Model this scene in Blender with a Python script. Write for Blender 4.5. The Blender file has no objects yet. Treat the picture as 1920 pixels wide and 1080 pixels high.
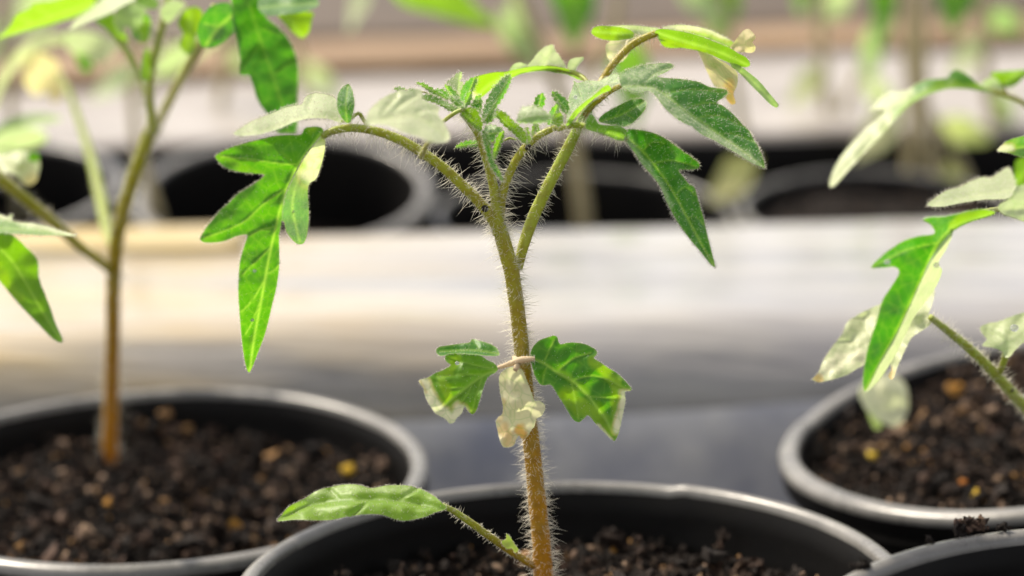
import bpy, math, random
import numpy as np
from mathutils import Vector, Matrix, noise
from mathutils.geometry import delaunay_2d_cdt
R = math.radians
random.seed(7); rng = np.random.default_rng(7)

# ------------------------------------------------------------------ camera, light, exposure
# lengths below are in centimetres measured from the camera; CM turns them into metres
CM = 0.01
F, TH = 3350.0, 0.232            # focal length in pixels of the 1920 wide photograph, downward pitch
CAMZ = 0.205                     # camera above the bench (m)
sc = bpy.context.scene
cd = bpy.data.cameras.new("camera"); cam = bpy.data.objects.new("camera", cd)
sc.collection.objects.link(cam); sc.camera = cam
cam.location = (0, 0, CAMZ); cam.rotation_euler = (math.pi / 2 - TH, 0, 0)
cd.sensor_width = 36; cd.lens = 36 * F / 1920
cd.clip_start = 0.01; cd.clip_end = 200
cd.dof.use_dof = True; cd.dof.focus_distance = 0.251; cd.dof.aperture_fstop = 11.0
SUN_DIR = Vector((-0.50, 0.40, 0.86)).normalized()     # towards the sun
elev = math.asin(SUN_DIR.z); az = math.atan2(SUN_DIR.x, SUN_DIR.y)
w = bpy.data.worlds.new("World"); sc.world = w; w.use_nodes = True
nt = w.node_tree; bg = nt.nodes["Background"]
sky = nt.nodes.new("ShaderNodeTexSky"); sky.sky_type = 'NISHITA'; sky.sun_disc = False
sky.sun_elevation = elev; sky.sun_rotation = az; sky.dust_density = 2.0
hs = nt.nodes.new("ShaderNodeHueSaturation"); hs.inputs["Saturation"].default_value = .30    # light filtered by the greenhouse film
nt.links.new(sky.outputs[0], hs.inputs["Color"]); wm = nt.nodes.new("ShaderNodeMix"); wm.data_type = 'RGBA'; wm.blend_type = 'MULTIPLY'; wm.inputs[0].default_value = 1; wm.inputs[7].default_value = (1, .95, .90, 1)
nt.links.new(hs.outputs[0], wm.inputs[6]); nt.links.new(wm.outputs[2], bg.inputs[0]); bg.inputs[1].default_value = 0.15
sl = bpy.data.lights.new("sun", 'SUN'); sl.energy = 3.5; sl.angle = R(1.2); sl.color = (1, 0.90, 0.74)
so = bpy.data.objects.new("sun", sl); sc.collection.objects.link(so)
so.rotation_euler = SUN_DIR.to_track_quat('Z', 'Y').to_euler(); so.location = (0, 0, 3)
sc.view_settings.view_transform = 'Standard'; sc.view_settings.look = 'None'
sc.view_settings.exposure = 0.94; sc.view_settings.gamma = 1
sc.cycles.max_bounces = 8; sc.cycles.transmission_bounces = 6; sc.cycles.transparent_max_bounces = 8

# ------------------------------------------------------------------ helpers
def rays(p):
    p = np.asarray(p, float); x = (p[..., 0] - 960) / F; y = -(p[..., 1] - 540) / F
    return np.stack([x, np.cos(TH) + y * np.sin(TH), -np.sin(TH) + y * np.cos(TH)], -1)
def AT(px, py, y):
    """photo pixel + distance y (cm, along the bench) -> world point(s) in metres"""
    d = rays(np.stack([np.asarray(px, float), np.asarray(py, float)], -1))
    t = np.asarray(y, float) / d[..., 1]
    q = d * t[..., None] * CM; q[..., 2] += CAMZ
    return q
def pxm(y): return y * CM / F      # metres per photo pixel at distance y
C = sc.collection
def mesh_obj(name, V, Fc, mat, parent=None, smooth=True, attrs=None, mats=None, mi=None):
    org = np.array(parent_origin(parent))
    V = np.asarray(V, float) - org
    me = bpy.data.meshes.new(name)
    Fc = np.asarray(Fc) if isinstance(Fc, np.ndarray) else Fc
    if isinstance(Fc, np.ndarray):
        k = Fc.shape[1]; n = len(Fc)
        me.vertices.add(len(V)); me.vertices.foreach_set("co", V.astype(np.float32).ravel())
        me.loops.add(n * k); me.loops.foreach_set("vertex_index", Fc.astype(np.int32).ravel())
        me.polygons.add(n); me.polygons.foreach_set("loop_start", np.arange(0, n * k, k, dtype=np.int32))
        me.update(calc_edges=True)
    else:
        me.from_pydata([tuple(v) for v in V], [], [tuple(f) for f in Fc])
    me.polygons.foreach_set("use_smooth", np.full(len(me.polygons), smooth))
    for m in (mats or [mat]): me.materials.append(m)
    if mi is not None: me.polygons.foreach_set("material_index", np.asarray(mi, np.int32))
    for k_, a in (attrs or {}).items():
        a = np.asarray(a, np.float32)
        if a.ndim == 1:
            at_ = me.attributes.new(k_, 'FLOAT', 'POINT'); at_.data.foreach_set("value", a)
        else:
            at_ = me.attributes.new(k_, 'FLOAT_COLOR', 'POINT'); at_.data.foreach_set("color", a.ravel())
    me.update()
    o = bpy.data.objects.new(name, me); C.objects.link(o)
    if parent is not None: o.parent = parent
    return o
ORG = {}
def parent_origin(p): return (0, 0, 0) if p is None else ORG[p.name]
def sub(o, p): ORG[o.name] = ORG[p.name]; return o       # children of a part share its origin
def thing(name, label, cat, loc, group=None, kind=None):
    o = bpy.data.objects.new(name, None); C.objects.link(o); o.location = tuple(loc); o.empty_display_size = .01
    ORG[o.name] = tuple(loc); tag(o, label, cat, group, kind); return o
def tag(o, label=None, cat=None, group=None, kind=None):
    if label: o["label"] = label
    if cat: o["category"] = cat
    if group: o["group"] = group
    if kind: o["kind"] = kind
    return o
def Z(x0, y0, s, pts): return [(x0 + a / s, y0 + b / s) for a, b in pts]

# ------------------------------------------------------------------ materials
def mat(name):
    m = bpy.data.materials.new(name); m.use_nodes = True; n = m.node_tree
    return m, n, n.nodes["Principled BSDF"], n.nodes["Material Output"]
def N(n, t, **kw):
    x = n.nodes.new(t)
    for k, v in kw.items():
        if k.startswith("i_"): x.inputs[k[2:].replace("_", " ")].default_value = v
        else: setattr(x, k, v)
    return x
def mix(n, fac, a, b):
    x = n.nodes.new("ShaderNodeMix"); x.data_type = 'RGBA'
    for s, v in ((0, fac), (6, a), (7, b)):
        if hasattr(v, "links") or hasattr(v, "is_linked"): n.links.new(v, x.inputs[s])
        elif s == 0: x.inputs[0].default_value = v
        else: x.inputs[s].default_value = (*v, 1)
    return x.outputs[2]
def ramp(n, src, stops):
    r = n.nodes.new("ShaderNodeValToRGB"); e = r.color_ramp.elements
    while len(e) < len(stops): e.new(0.5)
    for k, (p, c) in enumerate(stops):
        e[k].position = p; e[k].color = (*c, 1) if len(c) == 3 else c
    n.links.new(src, r.inputs[0]); return r.outputs[0]
def noise_tex(n, scale, detail=4, rough=.55, vec=None):
    t = N(n, "ShaderNodeTexNoise"); t.inputs["Scale"].default_value = scale
    t.inputs["Detail"].default_value = detail; t.inputs["Roughness"].default_value = rough
    if vec is None:
        tc = n.nodes.new("ShaderNodeTexCoord"); vec = tc.outputs["Object"]
    n.links.new(vec, t.inputs["Vector"]); return t.outputs["Fac"]
def bump(n, h, strength, dist, bsdfs):
    b = N(n, "ShaderNodeBump"); b.inputs["Strength"].default_value = strength; b.inputs["Distance"].default_value = dist
    n.links.new(h, b.inputs["Height"])
    for s in bsdfs: n.links.new(b.outputs[0], s.inputs["Normal"])

def leaf_material(name="leaf_blade", green=(0.028, 0.125, 0.010), tgreen=(0.055, 0.34, 0.003)):
    m, n, p, out = mat(name)
    a = N(n, "ShaderNodeAttribute", attribute_name="leafdata"); sp = n.nodes.new("ShaderNodeSeparateColor")
    n.links.new(a.outputs["Color"], sp.inputs[0])
    vein, pale, lime, dry = sp.outputs[0], sp.outputs[1], sp.outputs[2], a.outputs["Alpha"]
    h = N(n, "ShaderNodeAttribute", attribute_name="hoar_sheen").outputs["Fac"]
    geo = n.nodes.new("ShaderNodeNewGeometry")
    nz = noise_tex(n, 260, 5, .6); nz2 = noise_tex(n, 1500, 3, .6)
    var = ramp(n, nz, [(.3, (0, 0, 0)), (.7, (1, 1, 1))])
    def chain(g, g2, li, pa, dr, ve):
        c = mix(n, var, g, g2)
        c = mix(n, lime, c, li)
        vm = n.nodes.new("ShaderNodeMath"); vm.operation = 'MULTIPLY'; vm.inputs[1].default_value = .9
        n.links.new(vein, vm.inputs[0])
        c = mix(n, vm.outputs[0], c, ve)
        c = mix(n, pale, c, pa)
        return mix(n, dry, c, dr)
    refl = chain(green, tuple(x * 1.45 for x in green), (0.20, 0.36, 0.020), (0.78, 0.74, 0.53), (0.66, 0.40, 0.11), (0.20, 0.34, 0.06))
    hm = n.nodes.new("ShaderNodeMath"); hm.operation = 'MULTIPLY'; hm.inputs[1].default_value = .8
    n.links.new(h, hm.inputs[0])
    hf = ramp(n, nz2, [(.35, (.45,) * 3), (.6, (1,) * 3)])
    hm2 = n.nodes.new("ShaderNodeMath"); hm2.operation = 'MULTIPLY'
    n.links.new(hm.outputs[0], hm2.inputs[0]); n.links.new(hf, hm2.inputs[1])
    vo = N(n, "ShaderNodeTexVoronoi", feature='DISTANCE_TO_EDGE'); vo.inputs["Scale"].default_value = 520
    tc = n.nodes.new("ShaderNodeTexCoord"); n.links.new(tc.outputs["Object"], vo.inputs["Vector"])
    net = ramp(n, vo.outputs["Distance"], [(.0, (.26,) * 3), (.09, (0, 0, 0))])
    refl = mix(n, net, refl, (0.12, 0.27, 0.05))
    refl = mix(n, hm2.outputs[0], refl, (0.60, 0.67, 0.41))  # leaf hairs whiten the colour, with their sunlit sheen painted in
    tran = chain(tgreen, (tgreen[0] * 1.5, tgreen[1] * 1.1, tgreen[2]), (0.34, 0.60, 0.006), (0.80, 0.82, 0.48), (0.85, 0.55, 0.12), (0.45, 0.80, 0.06))
    tran = mix(n, net, tran, (0.30, 0.62, 0.02))
    n.links.new(refl, p.inputs["Base Color"]); p.inputs["Roughness"].default_value = .45
    p.inputs["Specular IOR Level"].default_value = .4
    p.inputs["Sheen Weight"].default_value = .05; p.inputs["Sheen Roughness"].default_value = .4
    t = n.nodes.new("ShaderNodeBsdfTranslucent"); n.links.new(tran, t.inputs[0])
    ms = n.nodes.new("ShaderNodeMixShader"); ms.inputs[0].default_value = .46
    n.links.new(p.outputs[0], ms.inputs[1]); n.links.new(t.outputs[0], ms.inputs[2]); n.links.new(ms.outputs[0], out.inputs[0])
    hh = n.nodes.new("ShaderNodeMath"); hh.operation = 'ADD'
    n.links.new(vo.outputs["Distance"], hh.inputs[0]); n.links.new(nz2, hh.inputs[1])
    bump(n, hh.outputs[0], .35, .00022, [p])
    return m
LEAF = leaf_material()

def stem_material():
    m, n, p, out = mat("stem_skin")
    a = N(n, "ShaderNodeAttribute", attribute_name="tone")
    col = ramp(n, a.outputs["Fac"], [(0, (0.56, 0.17, 0.020)), (.12, (0.55, 0.28, 0.012)), (.35, (0.44, 0.27, 0.011)), (.55, (0.40, 0.35, 0.014)), (.75, (0.44, 0.48, 0.03)), (1, (0.36, 0.48, 0.07))])
    nz = noise_tex(n, 900, 4); nz3 = noise_tex(n, 200, 3)
    col = mix(n, ramp(n, nz, [(.42, (0, 0, 0)), (.75, (.55,) * 3)]), col, (0.24, 0.12, 0.016))
    col = mix(n, ramp(n, nz3, [(.5, (0, 0, 0)), (.8, (.5,) * 3)]), col, (0.32, 0.34, 0.10))
    vo = N(n, "ShaderNodeTexVoronoi"); vo.inputs["Scale"].default_value = 330
    tc = n.nodes.new("ShaderNodeTexCoord"); n.links.new(tc.outputs["Object"], vo.inputs["Vector"])
    sp = n.nodes.new("ShaderNodeSeparateColor"); n.links.new(vo.outputs["Color"], sp.inputs[0])
    lt = n.nodes.new("ShaderNodeMath"); lt.operation = 'LESS_THAN'; lt.inputs[1].default_value = .17; n.links.new(vo.outputs["Distance"], lt.inputs[0])
    l2 = n.nodes.new("ShaderNodeMath"); l2.operation = 'LESS_THAN'; l2.inputs[1].default_value = .16; n.links.new(sp.outputs[0], l2.inputs[0])
    mu = n.nodes.new("ShaderNodeMath"); mu.operation = 'MULTIPLY'; n.links.new(lt.outputs[0], mu.inputs[0]); n.links.new(l2.outputs[0], mu.inputs[1])
    col = mix(n, mu.outputs[0], col, (0.02, 0.01, 0.006))
    n.links.new(col, p.inputs["Base Color"]); p.inputs["Roughness"].default_value = .42
    p.inputs["Sheen Weight"].default_value = .1
    t = n.nodes.new("ShaderNodeBsdfTranslucent"); n.links.new(col, t.inputs[0])
    ms = n.nodes.new("ShaderNodeMixShader"); ms.inputs[0].default_value = .35
    n.links.new(p.outputs[0], ms.inputs[1]); n.links.new(t.outputs[0], ms.inputs[2]); n.links.new(ms.outputs[0], out.inputs[0])
    bump(n, nz, .35, .0003, [p])
    return m
STEM = stem_material()
def simple(name, col, rough=.5, spec=.5, tr=0, trc=None):
    m, n, p, out = mat(name); p.inputs["Base Color"].default_value = (*col, 1)
    p.inputs["Roughness"].default_value = rough; p.inputs["Specular IOR Level"].default_value = spec
    if tr:
        t = n.nodes.new("ShaderNodeBsdfTranslucent"); t.inputs[0].default_value = (*(trc or col), 1)
        ms = n.nodes.new("ShaderNodeMixShader"); ms.inputs[0].default_value = tr
        n.links.new(p.outputs[0], ms.inputs[1]); n.links.new(t.outputs[0], ms.inputs[2]); n.links.new(ms.outputs[0], out.inputs[0])
    return m
HAIR = simple("plant_hair", (0.90, 0.87, 0.78), .35, .6, .5)
def plastic(name, base, dust, rough, dustamt):
    m, n, p, out = mat(name)
    n1 = noise_tex(n, 90, 6, .65); n2 = noise_tex(n, 700, 4, .7)
    f = ramp(n, n1, [(.35, (dustamt * .4,) * 3), (.7, (dustamt,) * 3)])
    c = mix(n, f, base, dust)
    c = mix(n, ramp(n, n2, [(.62, (0, 0, 0)), (.72, (.6,) * 3)]), c, tuple(x * 1.2 for x in dust))
    n.links.new(c, p.inputs["Base Color"])
    n.links.new(ramp(n, n1, [(.3, (rough,) * 3), (.75, (rough + .2,) * 3)]), p.inputs["Roughness"])
    bump(n, n2, .15, .0003, [p]); return m
RIMM = plastic("black_plastic_rim", (0.035, 0.034, 0.032), (0.24, 0.23, 0.215), .21, .75)
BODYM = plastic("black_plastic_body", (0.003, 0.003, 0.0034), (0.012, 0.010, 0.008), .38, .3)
BODYM.node_tree.nodes['Principled BSDF'].inputs['Specular IOR Level'].default_value = .09
def soil_material():
    m, n, p, out = mat("soil")
    a = N(n, "ShaderNodeAttribute", attribute_name="tone")
    c = ramp(n, a.outputs["Fac"], [(0, (0.005, 0.003, 0.0022)), (.4, (0.011, 0.0065, 0.0045)), (.65, (0.028, 0.016, 0.011)), (.85, (0.095, 0.056, 0.040)), (.96, (0.32, 0.22, 0.15)), (1, (0.45, 0.22, 0.04))])
    nz = noise_tex(n, 1500, 4, .7)
    c = mix(n, ramp(n, nz, [(.35, (.6,) * 3), (.65, (0, 0, 0))]), c, (0.008, 0.006, 0.005))
    n.links.new(c, p.inputs["Base Color"]); p.inputs["Roughness"].default_value = .8
    p.inputs["Specular IOR Level"].default_value = .2
    bump(n, nz, .6, .0006, [p]); return m
SOIL = soil_material()
def film_material():
    m, n, p, out = mat("plastic_film"); p.inputs["Coat Weight"].default_value = .3; p.inputs["Coat Roughness"].default_value = .15
    tc = n.nodes.new("ShaderNodeTexCoord"); mp = n.nodes.new("ShaderNodeMapping"); n.links.new(tc.outputs["Object"], mp.inputs[0])
    mp.inputs["Scale"].default_value = (.7, 9, 9); mp.inputs["Rotation"].default_value = (0, 0, R(-2))
    a = noise_tex(n, 6, 4, .6, mp.outputs[0])
    mp2 = n.nodes.new("ShaderNodeMapping"); n.links.new(tc.outputs["Object"], mp2.inputs[0]); mp2.inputs["Scale"].default_value = (3, 6, .8)
    b = noise_tex(n, 9, 4, .55, mp2.outputs[0])
    sx = n.nodes.new("ShaderNodeSeparateXYZ"); n.links.new(tc.outputs["Object"], sx.inputs[0])
    mr = n.nodes.new("ShaderNodeMapRange"); n.links.new(sx.outputs[0], mr.inputs[0])
    mr.inputs[1].default_value = .02; mr.inputs[2].default_value = -.09
    warm = mix(n, ramp(n, a, [(.35, (0, 0, 0)), (.6, (1,) * 3)]), (0.21, 0.19, 0.165), (0.34, 0.245, 0.10))
    cool = mix(n, ramp(n, a, [(.35, (0, 0, 0)), (.65, (1,) * 3)]), (0.14, 0.138, 0.155), (0.31, 0.295, 0.28))
    c = mix(n, mr.outputs[0], cool, warm)
    n.links.new(c, p.inputs["Base Color"]); p.inputs["Roughness"].default_value = .28
    p.inputs["Specular IOR Level"].default_value = .6
    c = mix(n, ramp(n, b, [(.42, (0, 0, 0)), (.62, (.35,) * 3)]), c, (0.33, 0.31, 0.275)); n.links.new(c, p.inputs["Base Color"])
    bump(n, a, .5, .006, [p]); return m
FILM = film_material()
def mottled(name, c1, c2, scale, rough=.8):
    m, n, p, out = mat(name); f = noise_tex(n, scale, 6, .6)
    n.links.new(mix(n, ramp(n, f, [(.35, (0, 0, 0)), (.65, (1,) * 3)]), c1, c2), p.inputs["Base Color"])
    p.inputs["Roughness"].default_value = rough; bump(n, f, .5, .004, [p]); return m
GROUND = mottled("bench_surface", (0.05, 0.05, 0.055), (0.13, 0.125, 0.13), 12, .5)
EARTH = mottled("bed_earth", (0.035, 0.021, 0.011), (0.065, 0.040, 0.022), 18)
BOARD = mottled("bare_board", (0.16, 0.098, 0.048), (0.23, 0.148, 0.078), 8)

# ------------------------------------------------------------------ geometry builders
def crm(P, step, closed=False):
    """centripetal-ish Catmull-Rom through the rows of P, about `step` apart in the first two columns"""
    P = np.asarray(P, float); n = len(P); out = []
    rngi = range(n if closed else n - 1)
    for i in rngi:
        if closed: p0, p1, p2, p3 = P[(i - 1) % n], P[i], P[(i + 1) % n], P[(i + 2) % n]
        else: p0, p1, p2, p3 = P[max(i - 1, 0)], P[i], P[i + 1], P[min(i + 2, n - 1)]
        L = np.hypot(*(p2 - p1)[:2]); k = max(1, int(round(L / step)))
        m1, m2 = (p2 - p0) * .5, (p3 - p1) * .5
        for m_ in (m1, m2):
            l = np.hypot(*m_[:2])
            if l > L * 1.1 and l > 0: m_ *= L * 1.1 / l
        if closed or 0 < i < n - 2:       # keep corners that turn sharply
            pass
        for j in range(k):
            t = j / k; t2, t3 = t * t, t * t * t
            out.append((2 * t3 - 3 * t2 + 1) * p1 + (t3 - 2 * t2 + t) * m1 + (-2 * t3 + 3 * t2) * p2 + (t3 - t2) * m2)
    if not closed: out.append(P[-1])
    return np.array(out)
def seg_dist(q, line):
    q = np.asarray(q, float)[:, None, :]; a = np.asarray(line, float)[None, :-1, :2]; b = np.asarray(line, float)[None, 1:, :2]
    ab = b - a; t = np.clip(((q - a) * ab).sum(-1) / np.maximum((ab ** 2).sum(-1), 1e-9), 0, 1)
    return np.sqrt((((a + ab * t[..., None]) - q) ** 2).sum(-1)).min(1)
def tps(ctrl, q):
    c = np.asarray(ctrl, float)
    if len(c) < 3: return np.full(len(q), c[:, 2].mean())
    s = 200.0; X = c[:, :2] / s; Q = np.asarray(q, float)[:, :2] / s
    U = lambda r: np.where(r > 1e-9, r * r * np.log(np.maximum(r, 1e-9)), 0)
    K = U(np.linalg.norm(X[:, None] - X[None], axis=-1)) + np.eye(len(X)) * .02
    Pm = np.hstack([np.ones((len(X), 1)), X]); A = np.block([[K, Pm], [Pm.T, np.zeros((3, 3))]])
    wv = np.linalg.lstsq(A, np.concatenate([c[:, 2], np.zeros(3)]), rcond=None)[0]
    return U(np.linalg.norm(Q[:, None] - X[None], axis=-1)) @ wv[:-3] + np.hstack([np.ones((len(Q), 1)), Q]) @ wv[-3:]
def inside(q, poly):
    x, y = q[:, 0], q[:, 1]; px, py = poly[:, 0], poly[:, 1]; qx, qy = np.roll(px, -1), np.roll(py, -1)
    c = np.zeros(len(q), bool)
    for a, b, c_, d in zip(px, py, qx, qy):
        m = ((b > y) != (d > y)); 
        if b != d: c ^= m & (x < (c_ - a) * (y - b) / (d - b) + a)
    return c
def hairs(name, P, D, L, Rr, parent, curl=.35, material=None):
    """one mesh of fine tapering bent hairs: roots P, directions D, lengths L, root radii Rr (arrays, metres)"""
    n = len(P); 
    if n == 0: return None
    D = D / np.linalg.norm(D, axis=1, keepdims=True)
    b = rng.normal(size=(n, 3)); s = np.cross(D, b); s /= np.linalg.norm(s, axis=1, keepdims=True); u = np.cross(D, s)
    bend = rng.normal(size=(n, 3)) * curl; bend[:, 2] -= curl * .4
    V = []; K = 3
    for k in range(K + 1):
        t = k / K; c = P + D * (L * t)[:, None] + bend * (L * t * t)[:, None] * .6
        r = Rr * (1 - .72 * t) if k < K else Rr * .12
        for a in range(3):
            an = 2 * math.pi * a / 3
            V.append(c + (s * math.cos(an) + u * math.sin(an)) * r[:, None])
    V = np.stack(V, 1).reshape(-1, 3); f = []
    for k in range(K):
        for a in range(3):
            a2 = (a + 1) % 3; f.append((k * 3 + a, k * 3 + a2, k * 3 + 3 + a2, k * 3 + 3 + a))
    Fc = (np.arange(n)[:, None, None] * (3 * (K + 1)) + np.array(f)[None]).reshape(-1, 4)
    o = mesh_obj(name, V, Fc, material or HAIR, parent); o["kind"] = "stuff"; return o
def tube(name, path, parent, tone=(0, 1), hair=None, sides=14, wob=.06, material=None, step=6):
    """path rows: px, py, y(cm), radius in photo pixels"""
    P = crm(path, step); W = AT(P[:, 0], P[:, 1], P[:, 2]); rad = P[:, 3] * P[:, 2] * CM / F
    n = len(W); T = np.gradient(W, axis=0); T /= np.linalg.norm(T, axis=1, keepdims=True)
    up = np.array([0, 1.0, 0.1]); V = []; tn = []
    s = np.cumsum(np.r_[0, np.linalg.norm(np.diff(W, axis=0), axis=1)]); s /= s[-1]
    Sd = []
    for i in range(n):
        a = np.cross(T[i], up); a /= np.linalg.norm(a); b = np.cross(a, T[i]); Sd.append((a, b))
        for k in range(sides):
            th = 2 * math.pi * k / sides
            rr = rad[i] * (1 + wob * math.sin(3 * th + 1.3) + wob * noise.noise(Vector(W[i]) * 400 + Vector((k, 0, 0))))
            V.append(W[i] + (a * math.cos(th) + b * math.sin(th)) * rr); tn.append(tone[0] + (tone[1] - tone[0]) * s[i])
    Fc = [(i * sides + k, i * sides + (k + 1) % sides, (i + 1) * sides + (k + 1) % sides, (i + 1) * sides + k) for i in range(n - 1) for k in range(sides)]
    Fc += [tuple(range(sides))[::-1], tuple((n - 1) * sides + k for k in range(sides))]
    o = mesh_obj(name, V, Fc, material or STEM, parent, attrs={"tone": tn})
    if parent is not None: sub(o, parent)
    if hair:
        cnt, L0, L1 = hair[:3]
        i = rng.uniform(0, n - 1.001, cnt); i0 = i.astype(int); fr = (i - i0)[:, None]
        Pc = W[i0] * (1 - fr) + W[i0 + 1] * fr; th = rng.uniform(0, 2 * math.pi, cnt)
        keep = rng.random(cnt) < .34 + .36 * np.abs(np.cos(th)) ** 1.5; i, i0, fr, Pc, th = i[keep], i0[keep], fr[keep], Pc[keep], th[keep]; cnt = len(i)
        A = np.array([x[0] for x in Sd])[i0]; B = np.array([x[1] for x in Sd])[i0]
        Dn = A * np.cos(th)[:, None] + B * np.sin(th)[:, None]
        rr = rad[i0]; k = pxm(P[:, 2].mean())
        L = rng.uniform(L0, L1, cnt) * (.55 + .45 * np.abs(np.cos(th))) * rng.choice([.25, .5, .7, .85, 1.0], cnt) * k
        hairs("hair_fuzz", Pc + Dn * rr[:, None] * .92, Dn + rng.normal(size=(cnt, 3)) * .36, L, np.full(cnt, .44 * k), sub(o, parent) if parent else o)
    return o
PATCH = {"pale": 1, "lime": 2, "dry": 3}
def leaf(name, outline, parent, y, ctrl=None, veins=(), lime=0., pale=0., dry=0., hoar_sheen=0., patches=(), s=4.0,
         fuzz=0, edge=0, fl=6, vw=2.0, groove=.03, ruffle=.045, closed_step=None, teeth=.6, serr=0., fold=0., label=None, vstr=1.0):
    O = crm([(a, b) for a, b in outline], closed_step or s * .8, closed=True)
    if serr:
        tn_ = np.roll(O, -1, 0) - np.roll(O, 1, 0); tn_ /= np.linalg.norm(tn_, axis=1, keepdims=True) + 1e-9
        L_ = np.cumsum(np.linalg.norm(np.roll(O, -1, 0) - O, axis=1)); ph_ = (L_ / 9.5 + .35 * np.sin(L_ / 17.)) % 1
        sgn = 1 if ((O[:, 0] * np.roll(O[:, 1], -1) - np.roll(O[:, 0], -1) * O[:, 1]).sum() > 0) else -1
        O = O + np.stack([tn_[:, 1], -tn_[:, 0]], 1) * sgn * (ph_ - .45)[:, None] * serr
    if teeth:
        c = O.mean(0); d = O - c; d /= np.linalg.norm(d, axis=1, keepdims=True) + 1e-9
        O = O + d * rng.normal(size=(len(O), 1)) * teeth * .5 * min(1, s / 4)
    x0, y0 = O.min(0); x1, y1 = O.max(0)
    gx, gy = np.meshgrid(np.arange(x0, x1, s), np.arange(y0, y1, s * .87)); gx = gx + (np.arange(gx.shape[0]) % 2)[:, None] * s * .5
    q = np.stack([gx.ravel(), gy.ravel()], 1) + rng.normal(size=(gx.size, 2)) * s * .08
    q = q[inside(q, O)]
    if len(q): q = q[seg_dist(q, np.vstack([O, O[:1]])) > s * .45]
    allp = [Vector(p) for p in np.vstack([O, q])] if len(q) else [Vector(p) for p in O]
    n = len(O); res = delaunay_2d_cdt(allp, [], [list(range(n))], 1, 1e-5)
    V2 = np.array([tuple(v) for v in res[0]]); tris = np.array([f[:3] for f in res[2]])
    a, b, c = V2[tris[:, 0]], V2[tris[:, 1]], V2[tris[:, 2]]
    cross = (b[:, 0] - a[:, 0]) * (c[:, 1] - a[:, 1]) - (b[:, 1] - a[:, 1]) * (c[:, 0] - a[:, 0])
    tris[cross > 0] = tris[cross > 0][:, ::-1]
    dy = tps(ctrl, V2) if ctrl else np.zeros(len(V2))
    ve = np.zeros(len(V2)); gr = np.zeros(len(V2))
    for k, vn in enumerate(veins):
        vp = crm(vn, 5); d = seg_dist(V2, vp); wd = vw * (1.0 if k else 1.6)
        ve = np.maximum(ve, np.exp(-(d / wd) ** 2) * (1 if k == 0 else .75)); gr = np.maximum(gr, np.exp(-(d / (wd * 3)) ** 2) * (1 if k == 0 else .7))
    if veins:   # fine branching side veins
        vp = crm(veins[0], 5); ph = V2[:, 0] * .21 + V2[:, 1] * .33
        dd = seg_dist(V2, vp); fine = np.abs(np.sin((V2[:, 1] * .16 + np.abs(dd) * .17 + .5 * np.sin(ph * .3)))) ** 14
        ve = np.maximum(ve, fine * .10)
    rf = np.array([noise.noise(Vector((p[0] * .028, p[1] * .028, y))) + .10 * noise.noise(Vector((p[0] * .08, p[1] * .08, y + 7))) for p in V2])
    if fold and veins: yy0 = fold * seg_dist(V2, crm(veins[0], 5))
    else: yy0 = 0
    yy = y + dy + yy0 + gr * groove + rf * ruffle * 2
    W = AT(V2[:, 0], V2[:, 1], yy)
    W[:, 2] += -gr * groove * CM * .5
    dat = np.stack([ve * vstr, np.full(len(V2), pale), np.full(len(V2), lime), np.full(len(V2), dry)], 1); ho = np.full(len(V2), float(hoar_sheen))
    nb = np.array([noise.noise(Vector((p[0] * .06, p[1] * .06, y + 3))) for p in V2])
    for kind, pts, rad, val in patches:
        pts = np.asarray(pts, float); pts = pts[None] if pts.ndim == 1 else pts
        d = seg_dist(V2, pts) if len(pts) > 1 else np.linalg.norm(V2 - pts[0], axis=1)
        f = np.clip(1.35 - d / rad + nb * .5, 0, 1); f = f * f * (3 - 2 * f) * val
        if kind == "hoar_sheen": ho = np.maximum(ho, f)
        else: dat[:, PATCH[kind]] = np.maximum(dat[:, PATCH[kind]], f)
        if kind in ("pale", "dry") and pale < .3:      # scorch grades through yellow
            f2 = np.clip(1.2 - d / (rad * 2.1) + nb * .5, 0, 1); dat[:, 2] = np.maximum(dat[:, 2], f2 * val * .95)
            if kind == "pale": dat[:, 3] = np.maximum(dat[:, 3], .30 * val * np.clip(1 - np.abs(d / rad - .95) * 3.2, 0, 1))
    if edge:
        ed = np.exp(-(seg_dist(V2, np.vstack([O, O[:1]])) / 1.8) ** 2); ho = np.maximum(ho, ed * .5); dat[:, 2] = np.maximum(dat[:, 2], ed * .45)  # rim colour paled for its hairs and for the light they catch
    dat[:, 0] *= 1 - .6 * dat[:, 1]
    o = mesh_obj(name, W, tris, LEAF, parent, attrs={"leafdata": dat, "hoar_sheen": ho})
    if label: o["label"] = label
    if parent is not None: sub(o, parent)
    fuzz = int(fuzz * .5)
    if fuzz or edge:
        k = pxm(y); nrm = np.zeros_like(W)
        fn = np.cross(W[tris[:, 1]] - W[tris[:, 0]], W[tris[:, 2]] - W[tris[:, 0]])
        for j in range(3): np.add.at(nrm, tris[:, j], fn)
        nrm /= np.linalg.norm(nrm, axis=1, keepdims=True) + 1e-12
        P, D = [], []
        if fuzz:
            i = rng.integers(0, len(tris), fuzz); bc = rng.dirichlet((1, 1, 1), fuzz)
            P.append((W[tris[i]] * bc[..., None]).sum(1)); D.append(nrm[tris[i, 0]] * rng.choice([-1, 1], fuzz, p=[.35, .65])[:, None] + rng.normal(size=(fuzz, 3)) * .5)
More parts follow.
